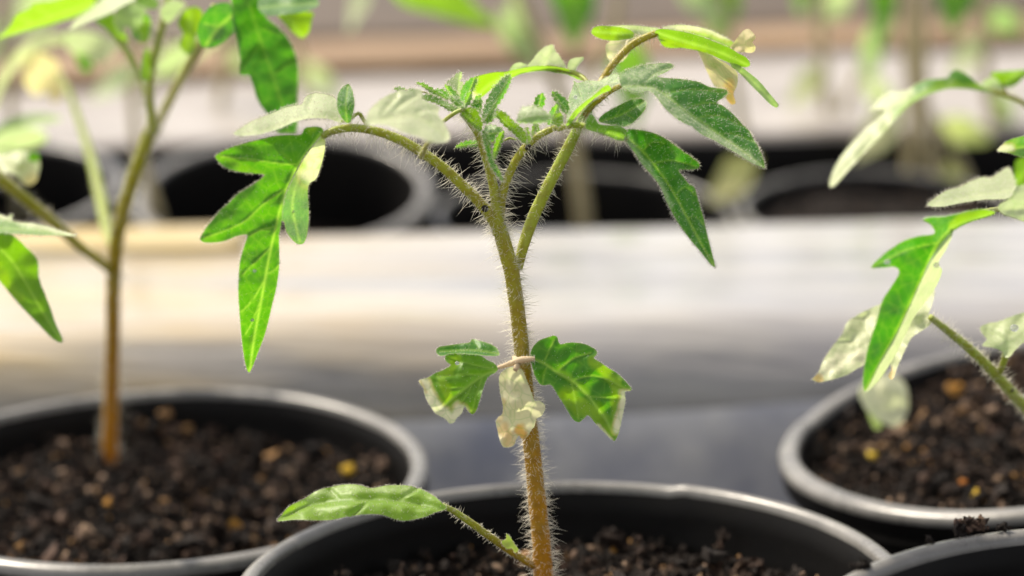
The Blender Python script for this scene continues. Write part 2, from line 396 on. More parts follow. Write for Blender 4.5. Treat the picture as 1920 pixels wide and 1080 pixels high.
        if edge:
            i = rng.integers(0, n, edge); ctr2 = V2[np.clip(i + 1, 0, n - 1) % n] - V2[(i - 1) % n]
            out2 = np.stack([ctr2[:, 1], -ctr2[:, 0]], 1); out2 /= np.linalg.norm(out2, axis=1, keepdims=True) + 1e-9
            test = inside(V2[i] + out2 * 3, O); out2[test] *= -1
            P.append(W[i]); D.append(np.stack([out2[:, 0], rng.normal(size=edge) * .3, -out2[:, 1]], 1) + rng.normal(size=(edge, 3)) * .35)
        P = np.vstack(P); D = np.vstack(D); m_ = len(P)
        hairs("leaf_fuzz", P, D, rng.uniform(.35, 1, m_) * fl * k, np.full(m_, .34 * k), sub(o, parent), .3)
    return o

# ------------------------------------------------------------------ setting
def box(name, x0, x1, y0, y1, z0, z1, mtl, rot=0, bev=.8, wave=0, parent=None, skirt=None, skirt_drop=.1):
    """box in camera centimetres (z measured down from the camera), rounded long edges, wavy skin"""
    nx, V, Fc = 60, [], []
    prof = []
    def arc(cx, cz, a0, a1):
        for k in range(7):
            a = R(a0 + (a1 - a0) * k / 6); prof.append((cx + bev * math.cos(a), cz + bev * math.sin(a)))
    prof.append((y0, z0)); nseg = 10
    for k in range(1, nseg): prof.append((y0, z0 + (z1 - bev - z0) * k / nseg))
    arc(y0 + bev, z1 - bev, 180, 90)
    for k in range(1, 16): prof.append((y0 + bev + (y1 - y0 - 2 * bev) * k / 16, z1))
    arc(y1 - bev, z1 - bev, 90, 0); prof.append((y1, z0))
    m = len(prof); c, s_ = math.cos(rot), math.sin(rot)
    for i in range(nx + 1):
        x = x0 + (x1 - x0) * i / nx
        for (a, b) in prof:
            wv = wave * (noise.noise(Vector((x * .06, a * .16, b * .3))) + .4 * noise.noise(Vector((x * .25, a * .4, b * .5)))) if b > z0 else 0
            X, Y = x * c - a * s_, x * s_ + a * c
            V.append((X * CM, (Y - wv * .5) * CM, (b + wv) * CM + CAMZ))
    for i in range(nx):
        for k in range(m):
            k2 = (k + 1) % m; Fc.append((i * m + k, (i + 1) * m + k, (i + 1) * m + k2, i * m + k2))
    Fc += [tuple(range(m)), tuple(nx * m + k for k in range(m))[::-1]]
    mi = None
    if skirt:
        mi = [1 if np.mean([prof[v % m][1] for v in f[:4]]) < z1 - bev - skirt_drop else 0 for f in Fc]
    return mesh_obj(name, V, Fc, mtl, parent, mats=[mtl, skirt] if skirt else None, mi=mi)
g = mesh_obj("ground", [(-60, -40, -.0), (60, -40, 0), (60, 140, 0), (-60, 140, 0)], [(0, 1, 2, 3)], GROUND); g["kind"] = "structure"
BZ = -CAMZ / CM      # bench level below the camera
FRONT_TINT = mottled("film_front_light_tint", (0.38, 0.39, 0.47), (0.82, 0.79, 0.76), 30, .2)  # front of the film, painted lighter and bluer for sky light and blotchy reflections
l1 = box("ledge", -42, 46, 39.3, 53.5, BZ, -10.5, FILM, R(7), 2.4, .28, skirt=FRONT_TINT, skirt_drop=-.5)
tag(l1, "glossy pale ledge under plastic film crossing the picture right behind the front pots", "ledge")
YEL = mottled("yellowish_strip", (0.36, 0.27, 0.10), (0.36, 0.30, 0.19), 10)
ly = box("lath", -42, -1.5, 49.6, 52.6, -10.9, -10.32, YEL, R(7), .18, .10)  # thin raised yellowish band along the back edge of the ledge
tag(ly, "thin yellowish band along the back edge of the pale ledge, at the left", "lath")
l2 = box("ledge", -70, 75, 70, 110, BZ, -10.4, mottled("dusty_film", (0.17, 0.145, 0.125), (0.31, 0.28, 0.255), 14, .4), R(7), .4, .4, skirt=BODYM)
tag(l2, "second film covered ledge, blurred white, crossing behind the far row of pots", "ledge")
bd = box("board", -90, 95, 87, 97, -12, -9.6, BOARD, R(22), .5, .15)
tag(bd, "blurred tan board lying beyond the second white ledge", "board")
eb = box("earth_bed", -140, 140, 97.2, 330, BZ, -9.4, EARTH, R(22), 1, .5); eb["kind"] = "structure"

# ------------------------------------------------------------------ pots and soil
def frame_from_normal(nx, ny):
    z = Vector((nx, ny, 1)).normalized(); x = Vector((1, 0, 0)); x = (x - z * x.dot(z)).normalized(); y = z.cross(x)
    return np.array([x, y, z]).T
def pot(cx, cy, hz, r, nx, ny, label, group="black plastic nursery pots", height=8.2, lip=.29, steps=(), seg=140):
    org = (cx * CM, cy * CM, CAMZ - hz * CM - height * CM)
    t = thing("nursery_pot", label, "pot", org, group)
    Fm = frame_from_normal(nx, ny); cen = np.array([cx, cy, -hz])
    def lathe(name, prof, mtl, wobble):
        V = []; m = len(prof)
        for i in range(seg):
            a = 2 * math.pi * i / seg
            wz = .05 * noise.noise(Vector((math.cos(a) * 1.3, math.sin(a) * 1.3, r + cx)))
            wr = .06 * noise.noise(Vector((math.cos(a) * 1.1, math.sin(a) * 1.1, r + cx + 9)))
            for (a0, a1, dz) in steps:
                if a0 < math.degrees(a) < a1: wz += dz
            for (pr, pz) in prof:
                q = Fm @ np.array([(pr + wr * wobble) * math.cos(a), (pr + wr * wobble) * math.sin(a), pz + wz * wobble])
                V.append((cen + q) * CM + np.array([0, 0, CAMZ]))
        Fc = [(i * m + k, ((i + 1) % seg) * m + k, ((i + 1) % seg) * m + k + 1, i * m + k + 1) for i in range(seg) for k in range(m - 1)]
        if prof[0] != prof[-1] and prof[-1][0] < .02: pass
        return mesh_obj(name, V, Fc, mtl, t)
    rim = [(r - lip, -.16), (r - lip + .01, -.07), (r - lip + .05, -.02), (r - lip + .12, 0), (r - .16, .0), (r - .08, -.02), (r - .02, -.07), (r, -.15), (r, -.19)]
    lathe("rim", rim, RIMM, 1)
    lathe("collar", [(r - .004, -.18), (r - .004, -.45), (r - .02, -.62), (r - .10, -.66), (r - lip + .02, -.66)], BODYM, 1)
    hgt = height
    inner = [(r - lip + .012, -.14)]
    for k in range(1, 40):
        z = -.14 - k * (hgt - .4) / 40; inner.append((r - lip - .06 + .012 - k * .030 + (.018 if k % 3 == 0 else 0), z))
    rb = inner[-1][0]
    body = inner + [(.01, -hgt + .3), (.01, -hgt), (rb + .05, -hgt), (rb + .12, -hgt + .1), (r - lip + .06, -.72), (r - lip + .06, -.5)]
    lathe("body", body, BODYM, 1)
    return t
def ico_template(k, rg):
    import bmesh
    bm = bmesh.new(); bmesh.ops.create_icosphere(bm, subdivisions=2 if k < 8 else 1, radius=1)
    V = np.array([v.co[:] for v in bm.verts]); Fc = np.array([[v.index for v in f.verts] for f in bm.faces]); bm.free()
    off = Vector(rg.uniform(-50, 50, 3))
    V = V * np.array([1 + 1.1 * noise.noise(Vector(v) * 1.6 + off) + .55 * noise.noise(Vector(v) * 4 + off) for v in V])[:, None]
    return V, Fc
TPL = [ico_template(k, rng) for k in range(12)]
def chunks(P, size, tone, elong=1.0):
    """many soil crumbs as arrays"""
    Vs, Fs, Ts = [], [], []; off = 0; n = len(P); pick = rng.integers(0, len(TPL), n)
    for k, (tv, tf) in enumerate(TPL):
        idx = np.nonzero(pick == k)[0]
        if not len(idx): continue
        m_ = len(idx); sc3 = size[idx][:, None] * rng.uniform(.55, 1.25, (m_, 3)); sc3[:, 0] *= rng.choice([1, 1, 1, elong], m_)
        Q, _ = np.linalg.qr(rng.normal(size=(m_, 3, 3)))
        v = np.einsum('nij,nkj->nki', Q, tv[None] * sc3[:, None, :]) + P[idx][:, None, :]
        f = tf[None] + (np.arange(m_) * len(tv))[:, None, None] + off
        Vs.append(v.reshape(-1, 3)); Fs.append(f.reshape(-1, 3)); Ts.append(np.repeat(tone[idx], len(tv))); off += m_ * len(tv)
    return np.vstack(Vs), np.vstack(Fs), np.concatenate(Ts)
def soil(cx, cy, hz, r, nx, ny, depth, label, n=10500, big=1.0, seed=1):
    Fm = frame_from_normal(nx, ny); cen = np.array([cx, cy, -hz]); ri = r - .62
    def hgt(u, v): return -depth + .22 * noise.noise(Vector((u * .45, v * .45, seed))) + .16 * noise.noise(Vector((u * 1.4, v * 1.4, seed + 4))) + .16 * noise.noise(Vector((u * 3.2, v * 3.2, seed + 8)))
    # bed
    nr, na = 46, 110; V, T = [], []
    for i in range(nr + 1):
        for k in range(na):
            a = 2 * math.pi * k / na; q = (ri + .15) * i / nr; u, v = q * math.cos(a), q * math.sin(a)
            z = hgt(u, v) + .10 * noise.noise(Vector((u * 5, v * 5, seed)))
            V.append(cen + Fm @ np.array([u, v, z])); T.append(.25)
    V = np.array(V)
    Fq = [(i * na + k, i * na + (k + 1) % na, (i + 1) * na + (k + 1) % na, (i + 1) * na + k) for i in range(nr) for k in range(na)]
    Ft = np.array([[a, b, c] for a, b, c, d in Fq] + [[a, c, d] for a, b, c, d in Fq])
    rr = ri * np.sqrt(rng.uniform(0, 1, n)); aa = rng.uniform(0, 2 * math.pi, n); u, v = rr * np.cos(aa), rr * np.sin(aa)
    size = np.clip(rng.lognormal(math.log(.025), .62, n), .013, .125) * big
    cl = np.array([noise.noise(Vector((a * 2.1, b * 2.1, seed + 20))) for a, b in zip(u, v)])
    if n > 5000: size[:110] = rng.uniform(.09, .15, 110)
    z = np.array([hgt(a, b) for a, b in zip(u, v)]) + np.clip(cl, 0, 1) * .6 + size * rng.uniform(.0, 1.3, n) + rng.exponential(.04, n)
    P = cen + np.stack([u, v, z], 1) @ Fm.T
    tone = np.clip(rng.beta(1.3, 2.0, n) * .9 + cl * .35, 0, .9); k = rng.random(n)
    tone = np.where(k < .16, rng.uniform(.8, .95, n), tone); tone = np.where(k < .045, rng.uniform(.95, .985, n), tone); tone = np.where(k > .992, 1.0, tone)
    CV, CF, CT = chunks(P, size, tone, 1.8)
    V = np.vstack([V, CV]) * CM + np.array([0, 0, CAMZ]); Fa = np.vstack([Ft, CF + len(T)]); T = np.concatenate([T, CT])
    o = mesh_obj("potting_soil", V, Fa, SOIL, attrs={"tone": T}, smooth=False)
    return tag(o, label, "soil", None, "stuff")
PC = (.869, 24.80, 10.175, 4.94, -.021, .064)
PL = (-6.80, 32.60, 11.19, 5.17, .004, -.014)
PR = (9.96, 32.57, 10.175, 4.912, -.218, .001)
PB = (7.28, 18.27, 8.55, 4.23, -.048, -.008)
pot(*PC, "black pot at bottom centre holding the sharp single seedling", steps=((-1, 66, .05),))
pot(*PL, "black pot at left full of rough brown soil, tall blurred seedling in it", lip=.34)
pot(*PR, "black pot at right edge with thick pale rim and soil almost to its brim", steps=((150, 330, .06),), lip=.40)
pot(*PB, "black pot cut off by the bottom right corner, soil crumbs on its rim", height=6.8)
soil(*PC, 1.15, "dark shaded soil in the pot at bottom centre", seed=3)
soil(*PL, 1.0, "coarse brown crumbly soil in the left pot", big=1.12, seed=11)
soil(*PR, .55, "crumbly brown soil filling the pot at the right edge", seed=23)
soil(*PB, 1.6, "dark soil deep in the bottom right corner pot", n=1500, seed=31)

# far row of pots
FAR = [(-18.6, 61.5, 10.9, 5.0, 0, -.20, "far black pot at the left edge behind the ledge, blurred"),
       (-7.9, 61.0, 10.9, 5.2, 0, -.24, "far black pot with a curved grey rim behind the big lobed leaf"),
       (2.6, 62.5, 12.0, 5.4, 0, -.12, "far black pot behind the central seedling, lost in shade"),
       (13.4, 63, 12.0, 5.2, 0, -.12, "far black pot right of the central seedling, behind the drooping leaf"),
       (24.5, 64, 12.0, 5.2, 0, -.10, "far black pot behind the arching leaf at upper right")]
for a in FAR:
    pot(*a[:6], a[6], group="blurred black pots behind the ledge", seg=90, height=8, lip=.5 if a[1] < 62 else .3)
    soil(*a[:6], 3.2 if a[0] < 5 else .8, "dark soil in the " + a[6].split(",")[0].replace("far ", "far "), n=500, big=1.5, seed=int(a[0] * 3) + 70)

# ------------------------------------------------------------------ the sharp seedling in the middle
Y = 24.6
base = AT(1024, 1120, Y)
S = thing("tomato_seedling", "sharply focused hairy seedling rising from the pot at bottom centre", "seedling", base, "tomato seedlings")
stem = tube("stem", [(1026, 1190, Y, 20), (1021, 1100, Y, 19.5), (1016, 1020, Y, 18.6), (1006, 920, Y, 17.5), (997, 830, Y, 16.5), (989, 760, Y, 15.6), (982, 690, Y, 15), (974, 610, Y, 15), (965, 540, Y, 14.8),
    (958, 500, Y, 15.2), (946, 458, Y, 14.6), (937, 425, Y, 13)], S, (0.0, .66), hair=(5600, 15, 34), step=4)
H = lambda n, a=20, b=36: (n, a, b)
tube("branch", [(944, 450, Y, 11), (925, 412, Y, 11), (900, 380, Y, 10.5), (870, 350, Y - .05, 10), (836, 318, Y - .1, 9.8), (795, 288, Y - .2, 9.5), (750, 262, Y - .3, 9), (705, 246, Y - .4, 8.3), (660, 240, Y - .5, 7.8), (625, 245, Y - .6, 7.2), (604, 256, Y - .6, 6.5)], S, (.62, .88), hair=H(1500))
tube("branch", [(936, 440, Y, 12), (932, 400, Y, 11), (928, 360, Y, 9.5), (918, 320, Y, 8), (907, 285, Y, 7), (896, 252, Y, 6.5), (880, 228, Y, 6), (864, 212, Y, 4)], S, (.66, .9), hair=H(900))
tube("branch", [(936, 420, Y + .1, 10), (941, 370, Y, 9), (954, 330, Y, 8), (973, 292, Y, 7.5), (998, 264, Y, 7), (1022, 248, Y, 6.5), (1046, 238, Y, 6)], S, (.6, .8), hair=H(900))
tube("branch", [(972, 505, Y + .15, 8), (980, 468, Y + .15, 10.5), (992, 430, Y + .2, 11.5), (1012, 382, Y + .2, 11.6), (1038, 330, Y + .2, 11.2), (1062, 285, Y + .2, 10.8), (1080, 248, Y + .2, 9.5), (1092, 222, Y + .2, 7), (1106, 205, Y + .2, 5.5)], S, (.72, 1.0), hair=H(900, 10, 24))
tube("branch", [(1096, 218, Y + .2, 6), (1106, 204, Y + .1, 5.5), (1120, 191, Y, 5.2), (1143, 172, Y - .1, 5), (1166, 160, Y - .2, 4.6)], S, (.45, .6), hair=H(350, 10, 18))
tube("branch", [(1046, 241, Y - .1, 6), (1075, 235, Y - .2, 5.5), (1105, 238, Y - .3, 5.8), (1135, 250, Y - .4, 5.6), (1160, 258, Y - .45, 5), (1176, 264, Y - .5, 3.5)], S, (.8, .95), hair=H(700, 12, 26))
tube("branch", [(1084, 240, Y + .4, 7), (1105, 190, Y + .9, 7), (1130, 150, Y + 1.2, 7), (1150, 120, Y + 1.3, 7), (1175, 93, Y + 1.4, 7), (1200, 75, Y + 1.4, 7), (1232, 62, Y + 1.4, 6)], S, (.4, .6), hair=H(700, 8, 20))
tube("branch", [(1110, 175, Y + 1.2, 3.5), (1098, 150, Y + 1.5, 4.2), (1078, 137, Y + 1.7, 4.6), (1055, 131, Y + 1.8, 5), (1025, 127, Y + 1.9, 5)], S, (.8, .95), hair=H(200, 5, 10))
# big lobed leaf hanging at the left
z3 = lambda p: Z(340, 220, 2.161, p)
L1 = z3([(560, 40), (530, 38), (500, 45), (485, 70), (440, 72), (380, 76), (300, 95), (230, 113), (190, 128), (140, 155), (150, 178), (185, 206), (240, 221), (290, 226), (335, 233), (315, 255), (270, 285), (230, 310), (190, 350), (160, 375), (130, 410), (105, 440), (75, 490), (88, 506), (130, 508), (180, 500), (225, 482), (266, 476), (258, 510), (240, 570), (233, 630), (231, 720), (238, 820), (245, 900), (254, 970), (266, 1025), (276, 1037), (290, 1010), (312, 950), (335, 890), (352, 830), (368, 760), (385, 690), (396, 610), (397, 540), (396, 480), (405, 430), (416, 330), (450, 250), (500, 160), (560, 85), (575, 60)])
leaf("leaf", L1, S, Y - .7, ctrl=[(600, 245, .1), (405, 292, -.5), (375, 447, -.9), (540, 360, 0), (467, 695, .1), (500, 520, -.35), (450, 350, -.45), (522, 500, -.1)],
     veins=[z3([(570, 60), (520, 130), (470, 200), (432, 280), (405, 360), (385, 440), (358, 560), (325, 740), (295, 900), (278, 1030)]), z3([(470, 195), (380, 188), (300, 176), (160, 162)]), z3([(425, 292), (345, 345), (255, 425), (170, 465), (90, 492)]),
            z3([(382, 445), (320, 460), (280, 480)]), z3([(365, 530), (300, 590), (250, 640)]), z3([(345, 650), (290, 740), (245, 790)]), z3([(345, 640), (380, 620), (395, 600)]), z3([(330, 720), (290, 830), (262, 880)])],
     lime=.12, s=3.2, fuzz=900, edge=1500, fl=5, vw=1.5, groove=-.035, patches=[("lime", (588, 240), 12, .9), ("lime", z3([(160, 165), (320, 232)]), 10, .3)])
leaf("leaf", z3([(575, 62), (583, 100), (578, 150), (560, 215), (545, 250), (520, 268), (512, 300), (516, 360), (515, 430), (508, 480), (495, 508), (470, 512), (445, 490), (425, 460), (414, 420), (398, 425), (404, 380), (418, 320), (450, 250), (500, 160), (545, 100)]), S, Y - .65,
     ctrl=[(600, 250, .1), (560, 300, .5), (540, 360, 0), (576, 345, .8), (562, 455, .3), (530, 410, 0)], veins=[z3([(570, 80), (510, 170), (470, 260), (450, 350), (465, 440), (480, 500)])], pale=.1, hoar_sheen=.62, s=3.5, fuzz=700, edge=500, fl=5,
     patches=[("pale", z3([(545, 120), (520, 240)]), 22, .8)], vw=1.4)
z1 = lambda p: Z(360, 120, 3.177, p)
leaf("leaf", z1([(248, 412), (285, 385), (340, 350), (400, 322), (460, 300), (500, 283), (560, 258), (610, 248), (655, 238), (670, 205), (700, 180), (740, 172), (790, 180), (840, 195), (870, 240), (890, 290), (905, 335), (880, 345), (820, 322), (760, 316), (700, 318), (640, 332), (580, 352), (520, 378), (450, 400), (380, 416), (300, 422), (262, 424)]), S, Y - .4,
     ctrl=[(439, 249, -.9), (530, 236, -.5), (555, 196, .5), (600, 178, .8), (643, 225, 0), (587, 219, -.3)], veins=[z1([(900, 335), (800, 312), (700, 308), (620, 325), (540, 360), (450, 395), (300, 418)]), z1([(700, 305), (690, 250), (720, 190)])],
     pale=.52, hoar_sheen=.8, s=3, fuzz=1600, edge=900, fl=7, vw=1.5, patches=[("lime", z1([(880, 335), (700, 315), (600, 335), (400, 410)]), 5, .8)])
leaf("leaflet", z1([(905, 335), (880, 300), (863, 245), (868, 185), (895, 140), (930, 115), (952, 145), (962, 190), (968, 245), (950, 320), (938, 347)]), S, Y - .5, ctrl=[(643, 161, .5), (656, 229, 0), (632, 196, -.2), (663, 190, .15)],
     veins=[z1([(925, 340), (915, 240), (928, 125)]), z1([(915, 250), (875, 220)]), z1([(915, 280), (955, 230)])], hoar_sheen=.35, s=2.6, fuzz=350, edge=260, fl=5, vw=1.1)
leaf("leaf", z1([(1035, 352), (1045, 300), (1070, 260), (1120, 215), (1180, 180), (1240, 158), (1300, 158), (1350, 150), (1375, 175), (1365, 200), (1400, 225), (1470, 255), (1465, 300), (1500, 350), (1535, 420), (1520, 455), (1470, 468), (1415, 462), (1350, 435), (1270, 412), (1180, 372), (1100, 352)]), S, Y - 2.2,
     ctrl=[(687, 230, 0), (747, 170, .9), (823, 202, .9), (841, 255, .1), (763, 252, -.3)], veins=[z1([(1060, 345), (1180, 310), (1300, 300), (1420, 350), (1510, 430)]), z1([(1180, 310), (1250, 230), (1330, 180)]), z1([(1300, 300), (1380, 270), (1450, 270)]), z1([(1120, 330), (1160, 250), (1220, 190)])],
     pale=.62, hoar_sheen=.85, s=3.2, fuzz=1500, edge=400, fl=6, groove=.05, label="pale fuzzy leaf hanging in front of the left branch")
tube("petiole", [(826, 262, Y - 2.1, 2.5), (806, 266, Y - 1.6, 4), (798, 275, Y - .9, 4.5), (790, 293, Y - .35, 6)], S, (.6, .7), hair=H(160, 8, 18))
tube("petiole", [(693, 244, Y - .45, 3), (680, 222, Y - .3, 3.6), (672, 212, Y - .3, 3.4), (655, 224, Y - .4, 3), (640, 228, Y - .42, 3)], S, (.85, .95), hair=H(120, 6, 12))
# growing tip
zA = lambda p: Z(700, 100, 4.267, p)
tips = [
 ([(870, 545), (872, 480), (900, 390), (940, 310), (985, 250), (1040, 195), (1090, 168), (1106, 195), (1085, 260), (1040, 350), (985, 430), (955, 490), (935, 545), (900, 560)], [(895, 545), (1090, 180)], dict(hoar_sheen=.3, patches=[("hoar_sheen", zA([(1095, 185), (1060, 300), (960, 440)]), 6, .9)]), 0, [(.0, 0)]),
 ([(690, 390), (700, 310), (722, 255), (760, 212), (825, 180), (824, 230), (795, 300), (785, 360), (762, 415), (710, 412)], [(730, 400), (815, 190)], dict(hoar_sheen=.85), .5, None),
 ([(560, 300), (590, 230), (640, 190), (690, 145), (712, 170), (690, 222), (722, 238), (705, 320), (700, 395), (640, 352)], [(660, 360), (695, 160)], dict(hoar_sheen=.9, pale=.5), .9, None),
 ([(345, 232), (400, 238), (480, 282), (560, 332), (600, 372), (560, 362), (470, 316), (405, 272)], [(350, 235), (590, 368)], dict(lime=.35), .2, None),
 ([(160, 282), (200, 266), (250, 278), (258, 292), (200, 300)], [(165, 283), (255, 288)], dict(lime=.1), .1, None),
 ([(272, 292), (310, 280), (355, 290), (350, 302), (300, 310)], [(275, 296), (350, 296)], dict(lime=.3), .1, None),
 ([(378, 350), (420, 328), (500, 345), (580, 385), (640, 415), (680, 455), (620, 465), (550, 425), (470, 388), (410, 372)], [(385, 350), (670, 455)], dict(lime=.3, hoar_sheen=.2), -.1, None),
 ([(610, 348), (655, 346), (705, 388), (725, 432), (690, 425), (640, 400)], [(615, 350), (715, 428)], dict(lime=.2), -.2, None),
 ([(775, 415), (815, 374), (858, 384), (852, 430), (800, 445)], [(780, 415), (850, 385)], dict(), .3, None),
 ([(690, 470), (755, 438), (820, 448), (852, 500), (872, 560), (862, 625), (820, 602), (755, 542)], [(700, 465), (860, 610)], dict(lime=.85), -.25, None),
 ([(872, 618), (905, 640), (938, 730), (952, 840), (1015, 940), (1038, 1030), (990, 975), (935, 890), (905, 790), (880, 700)], [(885, 640), (1030, 1010)], dict(lime=.1), -.45, None),
 ([(950, 860), (958, 770), (992, 670), (1032, 618), (1048, 645), (1018, 740), (978, 840)], [(955, 850), (1035, 630)], dict(lime=.55), -.1, None),
 ([(885, 625), (898, 580), (960, 572), (1035, 605), (1035, 660), (965, 705), (900, 695)], [(895, 640), (1030, 635)], dict(hoar_sheen=.6), .5, None),
 ([(658, 745), (700, 715), (780, 695), (850, 695), (845, 738), (760, 748), (690, 757)], [(665, 745), (845, 715)], dict(hoar_sheen=.5), .3, None),
 ([(978, 482), (1010, 460), (1062, 478), (1112, 535), (1175, 585), (1218, 640), (1222, 715), (1195, 712), (1120, 640), (1040, 572), (998, 522)], [(985, 485), (1210, 700)], dict(lime=.95), -.2, None),
 ([(1195, 650), (1215, 590), (1240, 600), (1262, 680), (1240, 720), (1215, 715)], [(1215, 600), (1230, 710)], dict(lime=.95), 0., None),
 ([(1265, 640), (1280, 560), (1310, 560), (1330, 600), (1300, 670), (1270, 690)], [(1295, 565), (1275, 680)], dict(lime=.6), .1, None),
 ([(1145, 545), (1165, 480), (1195, 428), (1260, 425), (1330, 440), (1395, 478), (1432, 498), (1390, 545), (1290, 560), (1200, 556)], [(1150, 540), (1300, 500), (1425, 500)], dict(hoar_sheen=.95, pale=.25), -1.3, None),
 ([(1283, 410), (1300, 355), (1345, 315), (1372, 345), (1368, 405), (1348, 445), (1300, 440)], [(1320, 430), (1345, 325)], dict(hoar_sheen=.2), -.2, None),
 ([(1290, 420), (1345, 440), (1395, 495), (1345, 490), (1300, 455)], [(1295, 425), (1390, 490)], dict(lime=.3, hoar_sheen=.3), -.3, None),
 ([(1425, 325), (1455, 305), (1512, 342), (1552, 380), (1565, 425), (1560, 475), (1525, 475), (1475, 415)], [(1440, 320), (1550, 460)], dict(hoar_sheen=.3), -.2, None),
 ([(1428, 525), (1468, 478), (1512, 488), (1515, 560), (1472, 585)], [(1440, 520), (1510, 500)], dict(lime=1.), -.3, None),
]
tips += [
 ([(640, 420), (620, 350), (590, 300), (575, 255), (612, 262), (650, 300), (690, 350), (712, 410), (700, 450)], [(690, 440), (585, 265)], dict(hoar_sheen=.6), .7, None),
 ([(700, 440), (730, 380), (745, 330), (775, 300), (790, 340), (778, 390), (750, 440), (725, 462)], [(715, 450), (778, 308)], dict(hoar_sheen=.5), .1, None),
 ([(820, 470), (800, 420), (812, 360), (850, 330), (870, 380), (868, 440), (855, 490)], [(840, 480), (845, 345)], dict(hoar_sheen=.4), .6, None),
 ([(900, 540), (920, 500), (960, 465), (1000, 440), (1010, 470), (980, 510), (930, 550)], [(905, 540), (1000, 452)], dict(hoar_sheen=.85), .3, None),
 ([(440, 330), (480, 290), (540, 285), (600, 320), (640, 370), (600, 375), (530, 345), (480, 345)], [(450, 328), (630, 368)], dict(hoar_sheen=.7), .4, None),
 ([(1240, 500), (1260, 440), (1300, 400), (1330, 430), (1330, 500), (1290, 540)], [(1270, 530), (1300, 415)], dict(hoar_sheen=.5), .3, None),
 ([(1390, 560), (1400, 500), (1430, 440), (1475, 400), (1490, 450), (1480, 520), (1440, 575)], [(1420, 560), (1470, 415)], dict(hoar_sheen=.6), .2, None),
 ([(1640, 560), (1660, 500), (1700, 440), (1745, 430), (1740, 490), (1710, 550), (1670, 590)], [(1655, 570), (1735, 440)], dict(hoar_sheen=.7), .5, None),
]
for out, ve, kw, dy, _ in tips:
    o_ = zA(out); v_ = zA(ve); c_ = np.array(o_).mean(0); far = v_[-1] if v_[0][1] > v_[-1][1] else v_[0]
    area = (max(a for a, b in o_) - min(a for a, b in o_)) * (max(b for a, b in o_) - min(b for a, b in o_))
    d_ = np.array(v_[-1]) - np.array(v_[0]); nn = np.array([-d_[1], d_[0]]) / (np.hypot(*d_) + 1e-6)
    ct = [(v_[0][0], v_[0][1], 0), (v_[-1][0], v_[-1][1], -.15), (c_[0] + nn[0] * 10, c_[1] + nn[1] * 10, -.05), (c_[0] - nn[0] * 10, c_[1] - nn[1] * 10, -.05)]
    leaf("leaflet", o_, S, Y + dy, ctrl=ct, veins=[v_], s=2.1, fuzz=int(60 + area * .10), edge=int(60 + area * .05), fl=7, vw=1.0, ruffle=.04, groove=.01, teeth=.6, serr=3.4, fold=rng.choice([.008, -.007]), **kw)
tube("petiole", zz := [(*p, Y - .3, r) for p, r in zip(zA([(535, 560), (580, 530), (640, 485), (700, 455), (760, 445)]), (3.4, 3.8, 4, 3.8, 3))], S, (.9, 1), hair=H(90, 6, 12), sides=8)
tube("petiole", [(*p, Y + .15, r) for p, r in zip(zA([(250, 290), (340, 298), (430, 320), (520, 365), (600, 410), (680, 450)]), (1.3, 1.6, 1.8, 2, 2.3, 2.6))], S, (.8, 1), hair=H(90, 4, 9), sides=8)
tube("petiole", [(*p, Y + .5, r) for p, r in zip(zA([(840, 720), (960, 715), (1040, 700), (1090, 678), (1150, 695)]), (1.5, 2, 2.2, 2.2, 1.5))], S, (.8, 1), hair=H(120, 5, 11), sides=8)
# textured dark leaf and its lime rachis
leaf("leaf", zA([(1545, 520), (1560, 440), (1560, 370), (1585, 300), (1605, 240), (1602, 218), (1640, 235), (1720, 213), (1800, 222), (1860, 190), (1930, 165), (1985, 180), (2000, 215), (1950, 250), (1880, 270), (1800, 315), (1740, 352), (1680, 410), (1620, 460), (1570, 530)]), S, Y - .1,
     ctrl=[(1067, 212, 0), (1076, 156, .8), (1125, 155, .9), (1165, 145, .2), (1120, 178, -.1)], veins=[zA([(1560, 520), (1680, 390), (1800, 290), (1980, 195)]), zA([(1680, 390), (1650, 300), (1620, 240)]), zA([(1760, 320), (1760, 260), (1730, 220)]), zA([(1840, 270), (1850, 230), (1880, 190)])],
     hoar_sheen=.6, s=2.6, fuzz=900, edge=260, fl=5, vw=1.2, ruffle=.08, patches=[("hoar_sheen", zA([(1720, 240), (1950, 200)]), 14, 1.)])
leaf("leaf", zA([(1540, 568), (1600, 470), (1680, 395), (1760, 335), (1830, 275), (1880, 252), (1908, 290), (1840, 310), (1770, 352), (1700, 415), (1620, 500), (1575, 565)]), S, Y - .3, ctrl=[(1065, 232, 0), (1140, 165, 0), (1110, 182, -.2)], veins=[zA([(1550, 560), (1700, 405), (1890, 270)])], lime=.8, s=2.6, fuzz=300, edge=250, fl=6, vw=1.)
